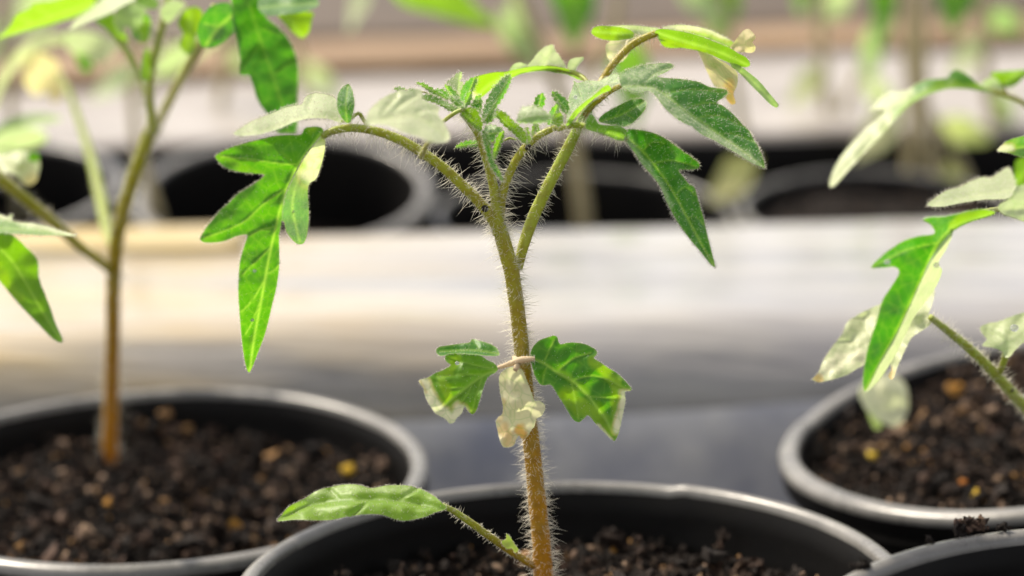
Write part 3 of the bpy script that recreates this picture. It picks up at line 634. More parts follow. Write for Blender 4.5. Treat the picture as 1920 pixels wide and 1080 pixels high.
# right pair of drooping leaves
z2 = lambda p: Z(860, 30, 3.085, p)
leaf("leaf", z2([(948, 405), (930, 370), (935, 340), (975, 312), (1040, 292), (1110, 278), (1180, 272), (1235, 275), (1246, 290), (1205, 322), (1150, 350), (1200, 358), (1260, 362), (1330, 370), (1390, 382), (1450, 408), (1545, 424), (1556, 445), (1530, 475), (1492, 497), (1530, 520), (1580, 560), (1640, 622), (1680, 665), (1705, 710), (1735, 760), (1760, 820), (1771, 868), (1740, 862), (1690, 845), (1610, 795), (1540, 755), (1470, 715), (1400, 682), (1350, 640), (1305, 622), (1255, 590), (1215, 555), (1180, 520), (1150, 478), (1100, 432), (1045, 447), (985, 432)]), S, Y - .35,
     ctrl=[(1168, 158, 0), (1259, 122, .9), (1233, 150, .35), (1345, 170, .75), (1270, 195, -.05), (1285, 231, -.25), (1330, 237, 0), (1434, 310, -.3), (1411, 257, .2), (1245, 200, -.25), (1190, 130, .5)],
     veins=[z2([(950, 395), (1040, 395), (1120, 405), (1200, 450), (1300, 530), (1450, 635), (1600, 740), (1765, 862)]), z2([(1190, 445), (1330, 420), (1540, 435)]), z2([(1060, 398), (1130, 330), (1235, 285)]), z2([(1380, 585), (1500, 570), (1640, 630)]), z2([(1300, 530), (1420, 500), (1490, 500)]), z2([(1500, 670), (1600, 680), (1700, 720)])],
     s=3, fuzz=2200, edge=1100, fl=6.5, vw=1.3, groove=.05, patches=[("hoar_sheen", z2([(960, 380), (1060, 340), (1200, 290)]), 24, .95), ("hoar_sheen", z2([(1010, 420), (1120, 425), (1220, 540), (1320, 610), (1500, 710), (1700, 830)]), 13, .95), ("hoar_sheen", z2([(1150, 440), (1300, 560), (1450, 670)]), 14, .55)])
leaf("leaf", z2([(960, 665), (1010, 655), (1080, 665), (1140, 682), (1200, 712), (1255, 752), (1310, 792), (1360, 825), (1392, 855), (1385, 880), (1340, 888), (1275, 892), (1300, 930), (1330, 970)]) + [(1302, 352), (1310, 378), (1318, 405), (1326, 438), (1334, 470), (1341, 499), (1330, 492), (1310, 468), (1288, 442), (1268, 412), (1250, 378), (1238, 350), (1222, 328), (1204, 308), (1190, 286), (1176, 268)], S, Y - .5,
     ctrl=[(1172, 250, 0), (1310, 310, .6), (1270, 275, .5), (1250, 340, 0), (1210, 320, -.1), (1339, 497, -.5), (1318, 400, 0)], veins=[[(1176, 256), (1205, 282), (1235, 318), (1262, 358), (1288, 405), (1312, 450), (1338, 495)], [(1225, 305), (1262, 300), (1305, 312)], [(1265, 365), (1285, 350), (1303, 365)], [(1288, 408), (1305, 405), (1318, 420)], [(1205, 282), (1225, 265), (1245, 268)]],
     s=3, fuzz=1300, edge=1100, fl=6, vw=1.3, patches=[("hoar_sheen", [(1174, 262), (1200, 298), (1230, 340), (1252, 382)], 11, .95)])
leaf("leaflet", z2([(810, 600), (835, 570), (880, 542), (960, 500), (1010, 482), (1062, 478), (1086, 500), (1078, 540), (1050, 575), (1000, 622), (950, 642), (900, 632), (850, 622)]), S, Y - .1, ctrl=[(1123, 224, 0), (1212, 190, .3), (1165, 195, .3), (1180, 232, 0)],
     veins=[z2([(820, 605), (930, 570), (1070, 495)]), z2([(900, 580), (950, 520)]), z2([(960, 560), (1010, 590)])], s=2.6, fuzz=400, edge=350, fl=5, vw=1.1, hoar_sheen=.2)
leaf("leaflet", z2([(735, 640), (745, 590), (765, 568), (790, 590), (810, 622), (850, 630), (890, 632), (940, 640), (972, 665), (972, 705), (930, 718), (880, 698), (820, 672), (770, 660)]), S, Y - .55, veins=[z2([(740, 645), (850, 665), (965, 705)])], lime=.45, s=2.6, fuzz=300, edge=300, fl=6, hoar_sheen=.2)
# upper rear leaf with withered tips
RY = Y + 1.3
leaf("leaflet", z2([(768, 92), (785, 62), (840, 55), (910, 60), (970, 70), (1012, 90), (1005, 125), (960, 135), (905, 142), (850, 138), (800, 122)]), S, RY, veins=[z2([(780, 85), (1000, 100)])], lime=1., s=3, edge=160, fuzz=80, fl=4)
leaf("leaflet", z2([(860, 58), (930, 50), (1020, 52), (1100, 60), (1160, 70), (1140, 100), (1080, 110), (1010, 95), (940, 80)]), S, RY + .3, lime=.3, pale=.55, hoar_sheen=.5, s=3, edge=150, fuzz=100, fl=5, veins=[z2([(870, 60), (1140, 85)])])
leaf("leaf", z2([(1135, 85), (1170, 72), (1250, 82), (1330, 98), (1400, 118), (1480, 148), (1560, 180), (1620, 215), (1665, 240), (1686, 275), (1660, 292), (1600, 282), (1520, 252), (1450, 220), (1380, 200), (1300, 185), (1220, 185), (1180, 170), (1155, 130)]), S, RY, ctrl=[(1230, 60, 0), (1405, 120, -.3), (1300, 68, -.15), (1300, 92, .25)],
     veins=[z2([(1145, 90), (1300, 140), (1500, 200), (1675, 280)])], lime=.6, s=3, edge=320, fuzz=120, fl=4, patches=[("lime", z2([(1190, 160), (1350, 195), (1450, 215)]), 18, 1.)])
leaf("leaf", z2([(1180, 62), (1260, 48), (1350, 55), (1440, 75), (1520, 110), (1590, 150), (1640, 200), (1590, 195), (1500, 150), (1400, 115), (1290, 90)]), S, RY + .4, lime=.95, pale=.15, s=3, edge=300, fuzz=200, fl=5, veins=[z2([(1200, 65), (1400, 95), (1630, 195)])], patches=[("pale", z2([(1190, 55), (1420, 70), (1560, 125)]), 7, .9)])
leaf("leaf", z2([(1385, 200), (1430, 212), (1500, 250), (1560, 282), (1612, 330), (1610, 400), (1590, 450), (1602, 500), (1575, 508), (1540, 470), (1500, 430), (1470, 390), (1440, 330), (1410, 260)]), S, RY + .1, ctrl=[(1311, 95, 0), (1340, 160, .4), (1370, 150, -.4), (1375, 192, .2)], dry=.34, pale=.85, lime=.8, s=3, ruffle=.14, vw=1.4, veins=[z2([(1400, 210), (1480, 300), (1580, 490)])], label="withered yellow leaf hanging from the upper rear branch", edge=60, fl=4,
     patches=[("dry", z2([(1560, 400), (1580, 500)]), 14, .95)])
leaf("leaf", z2([(1570, 268), (1620, 280), (1680, 325), (1740, 375), (1795, 440), (1850, 508), (1838, 524), (1800, 505), (1740, 445), (1690, 395), (1630, 330), (1585, 295)]), S, RY - .1, veins=[z2([(1580, 275), (1700, 370), (1840, 515)])], lime=.2, hoar_sheen=.7, pale=.2, s=2.6, edge=200, fl=4)
leaf("leaf", z2([(1570, 180), (1600, 140), (1640, 90), (1672, 72), (1700, 90), (1718, 125), (1700, 150), (1718, 185), (1700, 212), (1650, 210), (1610, 205)]), S, RY + .2, pale=.85, dry=.35, s=2.6, ruffle=.12, lime=.5, veins=[z2([(1590, 190), (1680, 100)])])
leaf("leaf", z2([(850, 172), (880, 140), (920, 105), (965, 95), (1005, 125), (1000, 180), (975, 235), (930, 270), (880, 262), (855, 220)]), S, RY + .3, pale=.9, dry=.15, s=3, ruffle=.12, veins=[z2([(960, 110), (900, 250)])])
leaf("leaf", z2([(78, 485), (70, 430), (78, 380), (110, 350), (160, 335), (210, 325), (270, 320), (330, 305), (400, 290), (450, 284), (520, 285), (580, 292), (630, 305), (680, 335), (722, 368), (690, 362), (630, 335), (570, 326), (500, 315), (430, 318), (370, 330), (320, 350), (270, 375), (220, 405), (170, 440), (120, 478), (95, 490)]), S, Y + 1.8,
     ctrl=[(886, 186, .25), (890, 150, -.2), (1000, 123, -.1), (1000, 134, .1), (1090, 147, 0), (940, 158, .2)], lime=.9, s=3, edge=120, fl=4, veins=[z2([(85, 480), (200, 380), (400, 305), (560, 308), (700, 355)])], patches=[("pale", (888, 180), 9, .8)])
leaf("leaflet", z2([(400, 290), (430, 250), (470, 200), (510, 170), (545, 163), (560, 200), (590, 240), (620, 300), (560, 286), (480, 284)]), S, Y + 1.9, pale=.7, hoar_sheen=.9, s=3, edge=80, fl=4, veins=[z2([(500, 280), (540, 175)])])
leaf("leaflet", z2([(290, 318), (320, 275), (360, 265), (400, 285), (350, 302)]), S, Y + 1.95, pale=.6, hoar_sheen=.9, s=3, veins=[z2([(300, 312), (370, 275)])])
leaf("leaflet", z2([(632, 300), (638, 260), (670, 240), (722, 232), (720, 252), (690, 285), (672, 318)]), S, Y + 1.7, pale=.6, hoar_sheen=.8, s=3, veins=[z2([(650, 305), (710, 240)])])
# short lower leaf pair with scorched edges
z4 = lambda p: Z(760, 600, 4.154, p)
MY = Y - .35
leaf("leaf", z4([(968, 300), (975, 250), (1000, 200), (1045, 158), (1100, 138), (1160, 120), (1185, 135), (1192, 165), (1210, 190), (1250, 180), (1310, 175), (1380, 183), (1440, 205), (1490, 240), (1490, 270), (1470, 298), (1520, 330), (1580, 372), (1640, 408), (1690, 450), (1730, 495), (1762, 530), (1755, 550), (1712, 560), (1716, 620), (1705, 690), (1685, 780), (1668, 860), (1632, 940), (1590, 915), (1540, 865), (1480, 805), (1425, 745), (1385, 775), (1350, 795), (1310, 778), (1270, 720), (1235, 660), (1195, 600), (1160, 540), (1130, 505), (1080, 508), (1045, 495), (1015, 450), (995, 390), (980, 330)]), S, MY,
     ctrl=[(997, 670, 0), (1039, 630, .25), (1119, 658, .2), (1184, 728, .1), (1152, 825, -.3), (1085, 790, -.15), (1100, 710, .05), (1020, 720, 0)],
     veins=[z4([(975, 290), (1080, 330), (1180, 400), (1300, 470), (1420, 580), (1540, 740), (1620, 880)]), z4([(1080, 330), (1120, 230), (1160, 150)]), z4([(1180, 400), (1300, 300), (1450, 250)]), z4([(1300, 470), (1480, 430), (1720, 530)]), z4([(1290, 470), (1320, 600), (1350, 770)]), z4([(1110, 350), (1080, 420), (1070, 490)]), z4([(1430, 590), (1560, 600), (1640, 600)])],
     s=3, edge=500, fuzz=350, fl=4, vw=1.7, lime=.08, groove=.03, patches=[("lime", z4([(1250, 600), (1420, 700), (1590, 860)]), 24, .8), ("lime", z4([(1480, 320), (1640, 480), (1650, 760)]), 13, .85), ("lime", z4([(1200, 380), (1420, 580)]), 9, .45), ("pale", z4([(1710, 580), (1705, 700), (1650, 850)]), 11, .95), ("pale", z4([(1500, 830), (1600, 930)]), 5, .8)])
leaf("leaf", z4([(722, 372), (690, 335), (640, 312), (600, 285), (560, 268), (480, 262), (400, 255), (335, 258), (308, 290), (320, 325), (352, 350), (320, 375), (280, 395), (235, 412), (170, 450), (108, 468), (115, 500), (140, 530), (150, 580), (175, 640), (215, 700), (260, 740), (310, 770), (345, 805), (378, 800), (400, 765), (440, 725), (462, 672), (485, 705), (522, 732), (555, 700), (572, 650), (590, 590), (608, 530), (635, 460), (665, 425), (700, 405)]), S, MY + .05,
     ctrl=[(933, 689, 0), (786, 716, -.2), (835, 665, .3), (846, 790, -.35), (885, 774, -.2), (880, 710, 0)],
     veins=[z4([(715, 378), (600, 430), (500, 500), (380, 600), (250, 700)]), z4([(690, 375), (560, 350), (330, 290)]), z4([(620, 420), (450, 420), (250, 430)]), z4([(600, 430), (560, 560), (520, 710)]), z4([(520, 490), (480, 580), (400, 680)]), z4([(470, 520), (330, 520), (240, 480)])],
     s=2.8, edge=350, fuzz=250, fl=4, vw=1.6, lime=.4, vstr=.9, patches=[("lime", z4([(400, 300), (280, 450), (360, 640), (520, 720)]), 14, .95), ("pale", z4([(130, 480), (180, 600), (260, 700), (370, 780), (430, 700)]), 15, .95), ("dry", z4([(115, 475), (160, 560)]), 4, .4)])
leaf("leaflet", z4([(735, 262), (720, 225), (680, 195), (630, 175), (580, 162), (520, 145), (502, 172), (440, 182), (380, 190), (320, 198), (262, 208), (238, 240), (262, 275), (300, 278), (340, 262), (400, 258), (480, 265), (560, 272), (640, 278), (700, 278)]), S, MY + .2, ctrl=[(934, 662, 0), (820, 655, -.1), (885, 637, .3), (870, 664, 0)],
     veins=[z4([(730, 258), (600, 235), (480, 228), (270, 238)]), z4([(600, 235), (560, 200), (525, 155)])], s=2.8, edge=200, fuzz=200, fl=4, vw=1.3)
leaf("leaf", z4([(768, 392), (800, 372), (850, 362), (895, 378), (922, 405), (945, 470), (962, 510), (985, 570), (1005, 625), (1050, 632), (1085, 660), (1088, 700), (1062, 745), (1020, 770), (1008, 820), (975, 870), (945, 915), (905, 925), (885, 900), (862, 935), (845, 975), (800, 992), (760, 985), (738, 940), (722, 880), (705, 800), (722, 760), (755, 730), (760, 670), (745, 600), (732, 520), (730, 450), (745, 412)]), S, MY - .2,
     ctrl=[(962, 692, 0), (945, 720, .25), (985, 720, .25), (965, 745, -.25), (1018, 765, .2), (931, 790, .25), (965, 830, -.1), (990, 800, .1)], veins=[z4([(840, 375), (850, 500), (860, 650), (850, 800), (800, 960)]), z4([(860, 640), (960, 660), (1060, 680)]), z4([(860, 760), (920, 840), (930, 900)])],
     pale=.93, dry=.09, s=2.8, ruffle=.06, edge=150, fl=4, vw=1.2, vstr=.4, label="withered whitish leaf with yellow tip hanging before the stem", patches=[("dry", z4([(770, 860), (810, 960)]), 16, .6), ("dry", z4([(890, 850), (920, 890)]), 11, 1.), ("dry", z4([(760, 640), (730, 780)]), 8, .4), ("lime", z4([(850, 440), (860, 560)]), 9, .2)])
tube("petiole", [(*p, MY, r) for p, r in zip(z4([(1010, 300), (960, 305), (900, 312), (860, 325), (800, 345), (720, 372)]), (3.5, 6, 7, 6.5, 5, 3.5))], S, (.3, .2), hair=H(400, 5, 12), sides=12, material=simple("dry_petiole", (0.66, 0.52, 0.34), .6, .3, .3))
tube("petiole", [(*p, yy, r) for p, yy, r in zip(z4([(850, 300), (880, 330), (858, 385)]), (Y - .1, MY, MY - .2), (6, 7, 5))], S, (.3, .2), sides=10, material=bpy.data.materials["dry_petiole"])
# cotyledon reaching left over the rim
z5 = lambda p: Z(500, 840, 3.2, p)
CY = Y - 1.4
leaf("cotyledon", z5([(64, 424), (90, 395), (130, 352), (190, 320), (235, 298), (290, 262), (360, 238), (450, 221), (520, 218), (565, 224), (620, 240), (670, 234), (720, 224), (790, 222), (850, 226), (910, 238), (960, 262), (1010, 292), (1050, 325), (1078, 352), (1040, 372), (1000, 392), (960, 410), (900, 425), (830, 436), (780, 430), (735, 415), (690, 400), (620, 397), (560, 400), (480, 412), (400, 430), (320, 434), (250, 432), (170, 430), (110, 434)]), S, CY,
     ctrl=[(520, 971, -.1), (834, 950, .2), (640, 908, .55), (760, 910, .65), (660, 937, .1), (760, 938, .15), (625, 974, -.05), (760, 976, .05)],
     veins=[z5([(75, 420), (200, 350), (330, 318), (450, 308), (620, 300), (780, 308), (920, 328), (1060, 358)]), z5([(450, 308), (400, 270), (380, 245)]), z5([(620, 302), (560, 360), (500, 400)]), z5([(780, 308), (860, 270), (900, 240)])],
     lime=.95, s=2.8, fuzz=1200, edge=800, fl=4.5, vw=1.6, groove=.05, hoar_sheen=.1, patches=[("hoar_sheen", z5([(180, 330), (330, 270), (520, 240), (860, 250)]), 9, .5)])
tube("petiole", [(830, 948, CY + .3, 5), (850, 958, CY + .4, 6), (885, 982, CY + .7, 7), (925, 1011, CY + 1.0, 7.2), (962, 1037, CY + 1.25, 7.2), (1000, 1060, Y, 8)], S, (.95, .35), hair=H(900, 5, 13))
leaf("bud", z5([(1420, 585), (1410, 560), (1435, 545), (1440, 515), (1465, 540), (1490, 580), (1510, 610), (1490, 628), (1470, 600), (1445, 605)]), S, Y - .55, dry=.25, pale=.1, s=2.2, edge=60, fl=4)

# ------------------------------------------------------------------ seedling in the left pot
LY = 35.4
LB = AT(206, 872, LY)
LT = LY - 3.8
SL = thing("tomato_seedling", "tall soft-focus seedling with yellow-brown stem in the left pot", "seedling", LB, "tomato seedlings")
tube("stem", [(205, 900, LY, 16), (206, 860, LY, 15.5), (208, 780, LY-.4, 15), (210, 690, LY-1, 14), (212, 600, LY-1.6, 13.5), (213, 530, LY-2, 13.5), (217, 470, LY-2.3, 13.5), (226, 415, LY-2.6, 13), (243, 355, LY-3, 12.5), (262, 300, LY-3.4, 12), (276, 262, LY-3.6, 12), (288, 235, LY-3.8, 12)], SL, (.05, .75), hair=(1500, 14, 30))
tube("branch", [(288, 250, LT, 11), (284, 215, LT, 8), (281, 180, LT, 7), (284, 130, LT, 7), (298, 75, LT, 7), (312, 20, LT, 7), (318, -30, LT, 7)], SL, (.75, .9), hair=(1500, 14, 34))
tube("branch", [(284, 255, LY, 10), (305, 215, LY - .8, 8.5), (330, 165, LY - 2, 8.5), (355, 120, LY - 3.4, 9), (378, 82, LY - 4.8, 9), (392, 40, LY - 5.8, 8), (402, 12, LY - 6.1, 7)], SL, (.7, .8), hair=(600, 8, 16))
tube("branch", [(212, 510, LY - 2.1, 9), (190, 492, LY - 2.4, 9), (150, 462, LY - 2.9, 9.5), (100, 418, LY - 3.6, 10.5), (50, 375, LY - 4.4, 11.5), (0, 335, LY - 5, 12), (-50, 295, LY - 6, 12)], SL, (.62, .72), hair=(900, 8, 18))
tube("branch", [(216, 470, LY - 2, 9), (200, 430, LY - .5, 10), (188, 370, LY + 1, 11), (172, 300, LY + 2.2, 9), (150, 230, LY + 3.2, 7), (128, 170, LY + 4, 6), (110, 140, LY + 4.6, 5)], SL, (.95, 1.), hair=(300, 6, 12))
tube("branch", [(280, 205, LT, 5), (268, 160, LT + .2, 5), (246, 110, LT + .4, 6), (215, 65, LT + .6, 6), (190, 40, LT + .6, 5)], SL, (.9, 1.), hair=(300, 8, 16))
z6 = lambda p: Z(0, 0, 3, p)
PY = LY - 6.2
leaf("leaflet", z6([(1310, 60), (1290, 20), (1240, 18), (1190, 30), (1150, 75), (1120, 130), (1113, 190), (1125, 245), (1150, 265), (1190, 270), (1235, 252), (1275, 222), (1310, 190), (1335, 170)]), SL, PY - .2, ctrl=[(437, 30, 0), (372, 63, -.3), (400, 88, -.2)], veins=[z6([(1310, 80), (1230, 150), (1160, 250)]), z6([(1230, 150), (1150, 130)])], s=4, hoar_sheen=.3, vw=1.8)
leaf("leaf", z6([(1300, 0), (1290, -40), (1500, -50), (1485, 60), (1500, 100), (1560, 150), (1600, 190), (1630, 235), (1655, 290), (1672, 350), (1678, 440), (1672, 560), (1666, 740), (1600, 750), (1560, 742), (1535, 700), (1500, 640), (1465, 590), (1440, 540), (1420, 470), (1402, 428), (1375, 425), (1348, 418), (1345, 380), (1350, 340), (1340, 270), (1325, 200), (1310, 120)]), SL, PY,
     ctrl=[(450, 0, 0), (540, 246, -.3), (450, 130, -.5), (555, 130, .1), (500, 110, 0)], veins=[z6([(1400, 20), (1440, 150), (1490, 300), (1540, 450), (1590, 600), (1620, 740)]), z6([(1470, 250), (1400, 340), (1360, 400)]), z6([(1530, 430), (1600, 380), (1660, 350)]), z6([(1440, 150), (1520, 180), (1590, 200)])], s=4.2, lime=.04, vstr=.4, vw=1.6, groove=-.03, edge=500, fl=5)
leaf("leaf", z6([(1450, 40), (1470, -20), (1600, -60), (1770, -20), (1795, 15), (1770, 45), (1700, 68), (1600, 82), (1500, 88)]), SL, PY - .1, ctrl=[(485, 10, 0), (597, 5, .2), (530, 28, -.4), (540, -15, .5)], veins=[z6([(1460, 40), (1600, 25), (1785, 15)])], s=4, hoar_sheen=.25, vw=1.5)
leaf("leaf", z6([(1560, 80), (1600, 60), (1760, 70), (1752, 120), (1740, 175), (1700, 212), (1660, 190), (1610, 140)]), SL, PY + .8, lime=.95, s=4, veins=[z6([(1600, 80), (1700, 200)])])
leaf("leaf", z6([(-60, 260), (0, 200), (40, 160), (70, 120), (90, 80), (160, 50), (190, 20), (300, 5), (420, -30), (560, -50), (540, 20), (500, 60), (440, 90), (380, 108), (280, 140), (180, 165), (80, 190), (0, 215)]), SL, LT + .3, ctrl=[(170, 0, 0), (0, 70, -.6), (80, 20, -.9), (90, 50, .1)], lime=.9, s=4.5, veins=[z6([(520, 20), (300, 90), (0, 205)]), z6([(300, 90), (200, 40)]), z6([(200, 130), (100, 100)])], vw=1.8, edge=300, fl=6)
leaf("leaf", z6([(400, 155), (420, 115), (470, 75), (530, 30), (560, -30), (720, -50), (760, -10), (700, 25), (640, 62), (580, 90), (520, 112), (460, 138)]), SL, LT - .9, ctrl=[(133, 50, -.4), (240, 0, 0), (170, 10, .7)], pale=.55, hoar_sheen=.9, s=4, veins=[z6([(410, 148), (560, 60), (740, -10)])], edge=300, fl=7)
leaf("leaf", z6([(535, 115), (580, 80), (620, 62), (650, 100), (690, 160), (725, 235), (690, 225), (640, 195), (580, 150)]), SL, LT + .2, lime=.75, s=4, veins=[z6([(560, 105), (710, 220)])])
for q, kw in (([(640, 90), (700, 30), (780, 20), (820, 60), (800, 130), (750, 160), (700, 150), (680, 200), (650, 150)], dict(pale=.4, hoar_sheen=.9)), ([(760, 10), (800, -30), (880, -10), (890, 40), (840, 50)], dict(lime=.8)), ([(740, 180), (760, 120), (810, 90), (850, 130), (840, 220), (790, 240)], dict(lime=.8)), ([(745, 190), (760, 165), (785, 180), (785, 215), (760, 220)], dict(lime=0)),
             ([(800, 100), (830, 80), (850, 130), (830, 150)], dict(hoar_sheen=.2)), ([(790, 420), (810, 300), (830, 260), (850, 330), (845, 430), (820, 460)], dict(lime=.9)), ([(900, 60), (960, 0), (1040, 20), (1000, 80), (940, 130)], dict(pale=.5, hoar_sheen=.9)), ([(660, 60), (640, -20), (740, -40), (740, 20)], dict(lime=.6))):
    c_ = z6(q); leaf("leaflet", c_, SL, LT + random.uniform(-.6, .4), s=4, ctrl=[(c_[0][0], c_[0][1], -.3), (c_[len(c_) // 2][0], c_[len(c_) // 2][1], .3), (c_[2][0], c_[2][1], .3), (np.mean([a for a, b in c_]), np.mean([b for a, b in c_]), 0)], veins=[[c_[0], c_[len(c_) // 2]]], edge=80, fl=6, **kw)
leaf("leaf", z6([(1000, 135), (1020, 80), (1065, 40), (1110, 40), (1140, 70), (1130, 150), (1115, 210), (1080, 300), (1040, 295), (1010, 250), (1030, 190)]), SL, LT - .6, lime=.95, s=4, veins=[z6([(1070, 60), (1060, 280)])])
for q, kw, dy in (([(-40, 520), (0, 420), (60, 330), (130, 250), (230, 200), (340, 190), (360, 230), (260, 270), (180, 310), (110, 370), (50, 440), (10, 520), (-30, 620)], dict(pale=.7, lime=.6), 4.5), ([(340, 210), (420, 170), (560, 190), (660, 230), (650, 290), (560, 360), (480, 330), (400, 290)], dict(pale=.62, hoar_sheen=.4), 5), ([(420, 300), (480, 310), (520, 350), (500, 400), (450, 380)], dict(lime=.1), 4.8),
                 ([(130, 350), (200, 290), (300, 330), (350, 420), (350, 540), (300, 580), (260, 520), (200, 540), (140, 470)], dict(pale=.85, dry=.35), 5.2), ([(-60, 760), (0, 700), (90, 660), (220, 635), (350, 660), (260, 700), (120, 740), (0, 800)], dict(hoar_sheen=.7, pale=.2), 3.5), ([(-60, 840), (0, 750), (120, 720), (260, 750), (240, 810), (120, 850), (0, 900)], dict(hoar_sheen=.9, pale=.55), 3.2)):
    c_ = z6(q); leaf("leaf", c_, SL, LY + dy, s=6, veins=[[c_[0], c_[len(c_) // 2]]], ctrl=[(c_[0][0], c_[0][1], -.6), (c_[3][0], c_[3][1], .5), (c_[-2][0], c_[-2][1], 0.1), (c_[len(c_) // 2][0], c_[len(c_) // 2][1], 0)], **kw)
leaf("leaf", z6([(-60, 1000), (-40, 880), (30, 870), (100, 850), (170, 860), (215, 890), (222, 940), (205, 1010), (170, 1040), (130, 1025), (90, 985), (30, 970)]), SL, LY - 4.2, pale=.8, hoar_sheen=.8, s=4, ruffle=.2, ctrl=[(-10, 300, .3), (70, 345, .3), (40, 310, -.5), (55, 285, .6)], veins=[z6([(0, 900), (150, 1020)])], patches=[("dry", (60, 335), 16, .5)])
leaf("leaflet", z6([(160, 875), (180, 855), (215, 860), (225, 890), (200, 910), (168, 905)]), SL, LY - 4.6, lime=.3, s=4)
leaf("leaf", [(-60, 470), (-50, 430), (0, 432), (14, 436), (28, 444), (48, 462), (70, 487), (73, 520), (82, 545), (93, 573), (104, 605), (117, 634), (115, 641), (100, 636), (72, 608), (40, 575), (10, 540), (-40, 480)], SL, LY - 8.3, ctrl=[(0, 440, 0), (116, 638, -.4), (70, 500, .2), (10, 535, 0)], lime=.5, s=3.6, vw=1.4, edge=400, fl=4, veins=[[(-30, 440), (20, 485), (60, 550), (90, 600), (115, 636)]], patches=[("lime", [(-10, 500), (30, 560)], 20, .8)])
leaf("leaf", [(-40, 404), (0, 402), (12, 406), (24, 402), (22, 412), (34, 416), (60, 418), (90, 424), (118, 432), (143, 440), (110, 440), (70, 440), (30, 438), (0, 436), (-40, 440)], SL, LY - 8.6, ctrl=[(0, 405, .5), (0, 436, -.2), (140, 440, -.3)], lime=.35, hoar_sheen=.4, s=3, edge=420, fuzz=300, fl=6, veins=[[(-20, 425), (60, 430), (140, 439)]], patches=[("hoar_sheen", [(0, 408), (60, 422), (140, 439)], 8, 1.), ("pale", [(0, 404), (140, 438)], 5, .7)])

# ------------------------------------------------------------------ seedling in the right pot
RYY = 29.5
RB = AT(1990, 830, RYY + 1)
SR = thing("tomato_seedling", "seedling at the right edge with arching leaf and scorched pale lower leaves", "seedling", RB, "tomato seedlings")
tube("stem", [(1992, 860, RYY + 2, 15), (1990, 760, RYY + 2, 14), (1988, 600, RYY + 2, 13), (1986, 450, RYY + 2, 12), (1984, 300, RYY + 2, 11)], SR, (.1, .7), hair=(800, 14, 30))
z7 = lambda p: Z(1500, 100, 1.636, p)
tube("branch", [(1982, 300, RYY + 2, 9), (1960, 240, RYY + 1.6, 6), (1925, 197, RYY + 1.2, 5), (1895, 181, RYY + 1, 4.6), (1868, 173, RYY + .9, 4.6), (1830, 166, RYY + .9, 3.5)], SR, (.6, .8), hair=(300, 6, 12))
leaf("leaf", z7([(600, 118), (570, 105), (545, 92), (520, 70), (500, 58), (480, 50), (462, 58), (452, 74), (420, 78), (390, 80), (355, 95), (330, 112), (300, 118), (262, 120), (240, 145), (212, 178), (235, 172), (262, 176), (240, 200), (205, 228), (185, 248), (160, 275), (135, 305), (112, 340), (96, 375), (90, 405), (100, 408), (120, 390), (150, 355), (185, 318), (220, 282), (250, 250), (280, 215), (310, 182), (340, 155), (375, 135), (410, 120), (450, 108), (490, 107), (530, 110), (570, 116)]), SR, RYY + .3,
     ctrl=[(1870, 172, .5), (1793, 135, .4), (1700, 165, .6), (1720, 185, -.1), (1650, 215, .4), (1640, 245, 0), (1556, 347, -.8)], veins=[z7([(590, 116), (500, 98), (420, 105), (340, 140), (260, 225), (180, 315), (95, 400)])], s=4, lime=.15, vw=1.5, edge=350, fl=5,
     patches=[("lime", z7([(560, 108), (440, 105), (340, 150), (270, 225)]), 14, .85), ("hoar_sheen", z7([(320, 115), (240, 170), (260, 190), (180, 270), (100, 390)]), 24, 1.), ("pale", z7([(310, 118), (235, 165), (250, 195), (180, 280), (100, 395)]), 18, .6), ("hoar_sheen", (1780, 150), 8, .3)])
leaf("leaflet", z7([(585, 62), (610, 55), (650, 52), (690, 48), (700, 62), (680, 80), (665, 95), (645, 102), (622, 98), (605, 80)]), SR, RYY + .8, lime=.7, s=3.5, veins=[z7([(620, 95), (680, 55)])], patches=[("hoar_sheen", z7([(590, 60), (690, 50)]), 7, 1.)])
tube("petiole", [(1888, 178, RYY + 1, 2.5), (1882, 162, RYY + .9, 2.5), (1880, 155, RYY + .8, 2)], SR, (.8, .9), sides=8)
leaf("leaf", z7([(545, 105), (575, 78), (600, 75), (625, 105), (632, 128), (600, 126), (570, 116)]), SR, RYY + 1.3, pale=.5, hoar_sheen=.9, s=3.5)
leaf("leaf", [(1870, 281), (1880, 270), (1893, 262), (1915, 256), (1960, 252), (1960, 300), (1928, 296), (1905, 291), (1890, 285)], SR, RYY - 3.3, lime=.15, hoar_sheen=.3, s=3, edge=120, fl=4, veins=[[(1875, 281), (1950, 270)]], patches=[("pale", [(1870, 281), (1895, 276)], 9, .95), ("hoar_sheen", [(1880, 270), (1940, 256)], 8, .8)])
leaf("leaf", [(1738, 382), (1752, 371), (1775, 357), (1795, 352), (1820, 340), (1842, 332), (1858, 333), (1875, 322), (1891, 314), (1900, 330), (1906, 360), (1890, 372), (1842, 374), (1800, 380), (1772, 386), (1750, 386)], SR, RYY - 2.9, ctrl=[(1738, 382, -.6), (1900, 350, 0), (1840, 333, .5), (1840, 372, -.3)], pale=.5, hoar_sheen=.85, s=3.2, edge=400, fuzz=400, fl=7, veins=[[(1745, 382), (1840, 364), (1900, 355)]], patches=[("hoar_sheen", (1885, 360), 14, .2)])
leaf("leaf", [(1880, 360), (1900, 335), (1906, 300), (1940, 296), (1960, 380), (1900, 380)], SR, RYY + .4, lime=.6, s=3.5, veins=[[(1890, 365), (1930, 310)]])
leaf("leaf", [(1872, 385), (1895, 370), (1905, 352), (1930, 345), (1970, 350), (1970, 420), (1930, 418), (1900, 408), (1880, 400)], SR, RYY - 6.5, pale=.6, hoar_sheen=.8, s=3.2, edge=100, fuzz=200, fl=6, veins=[[(1880, 390), (1960, 385)]])
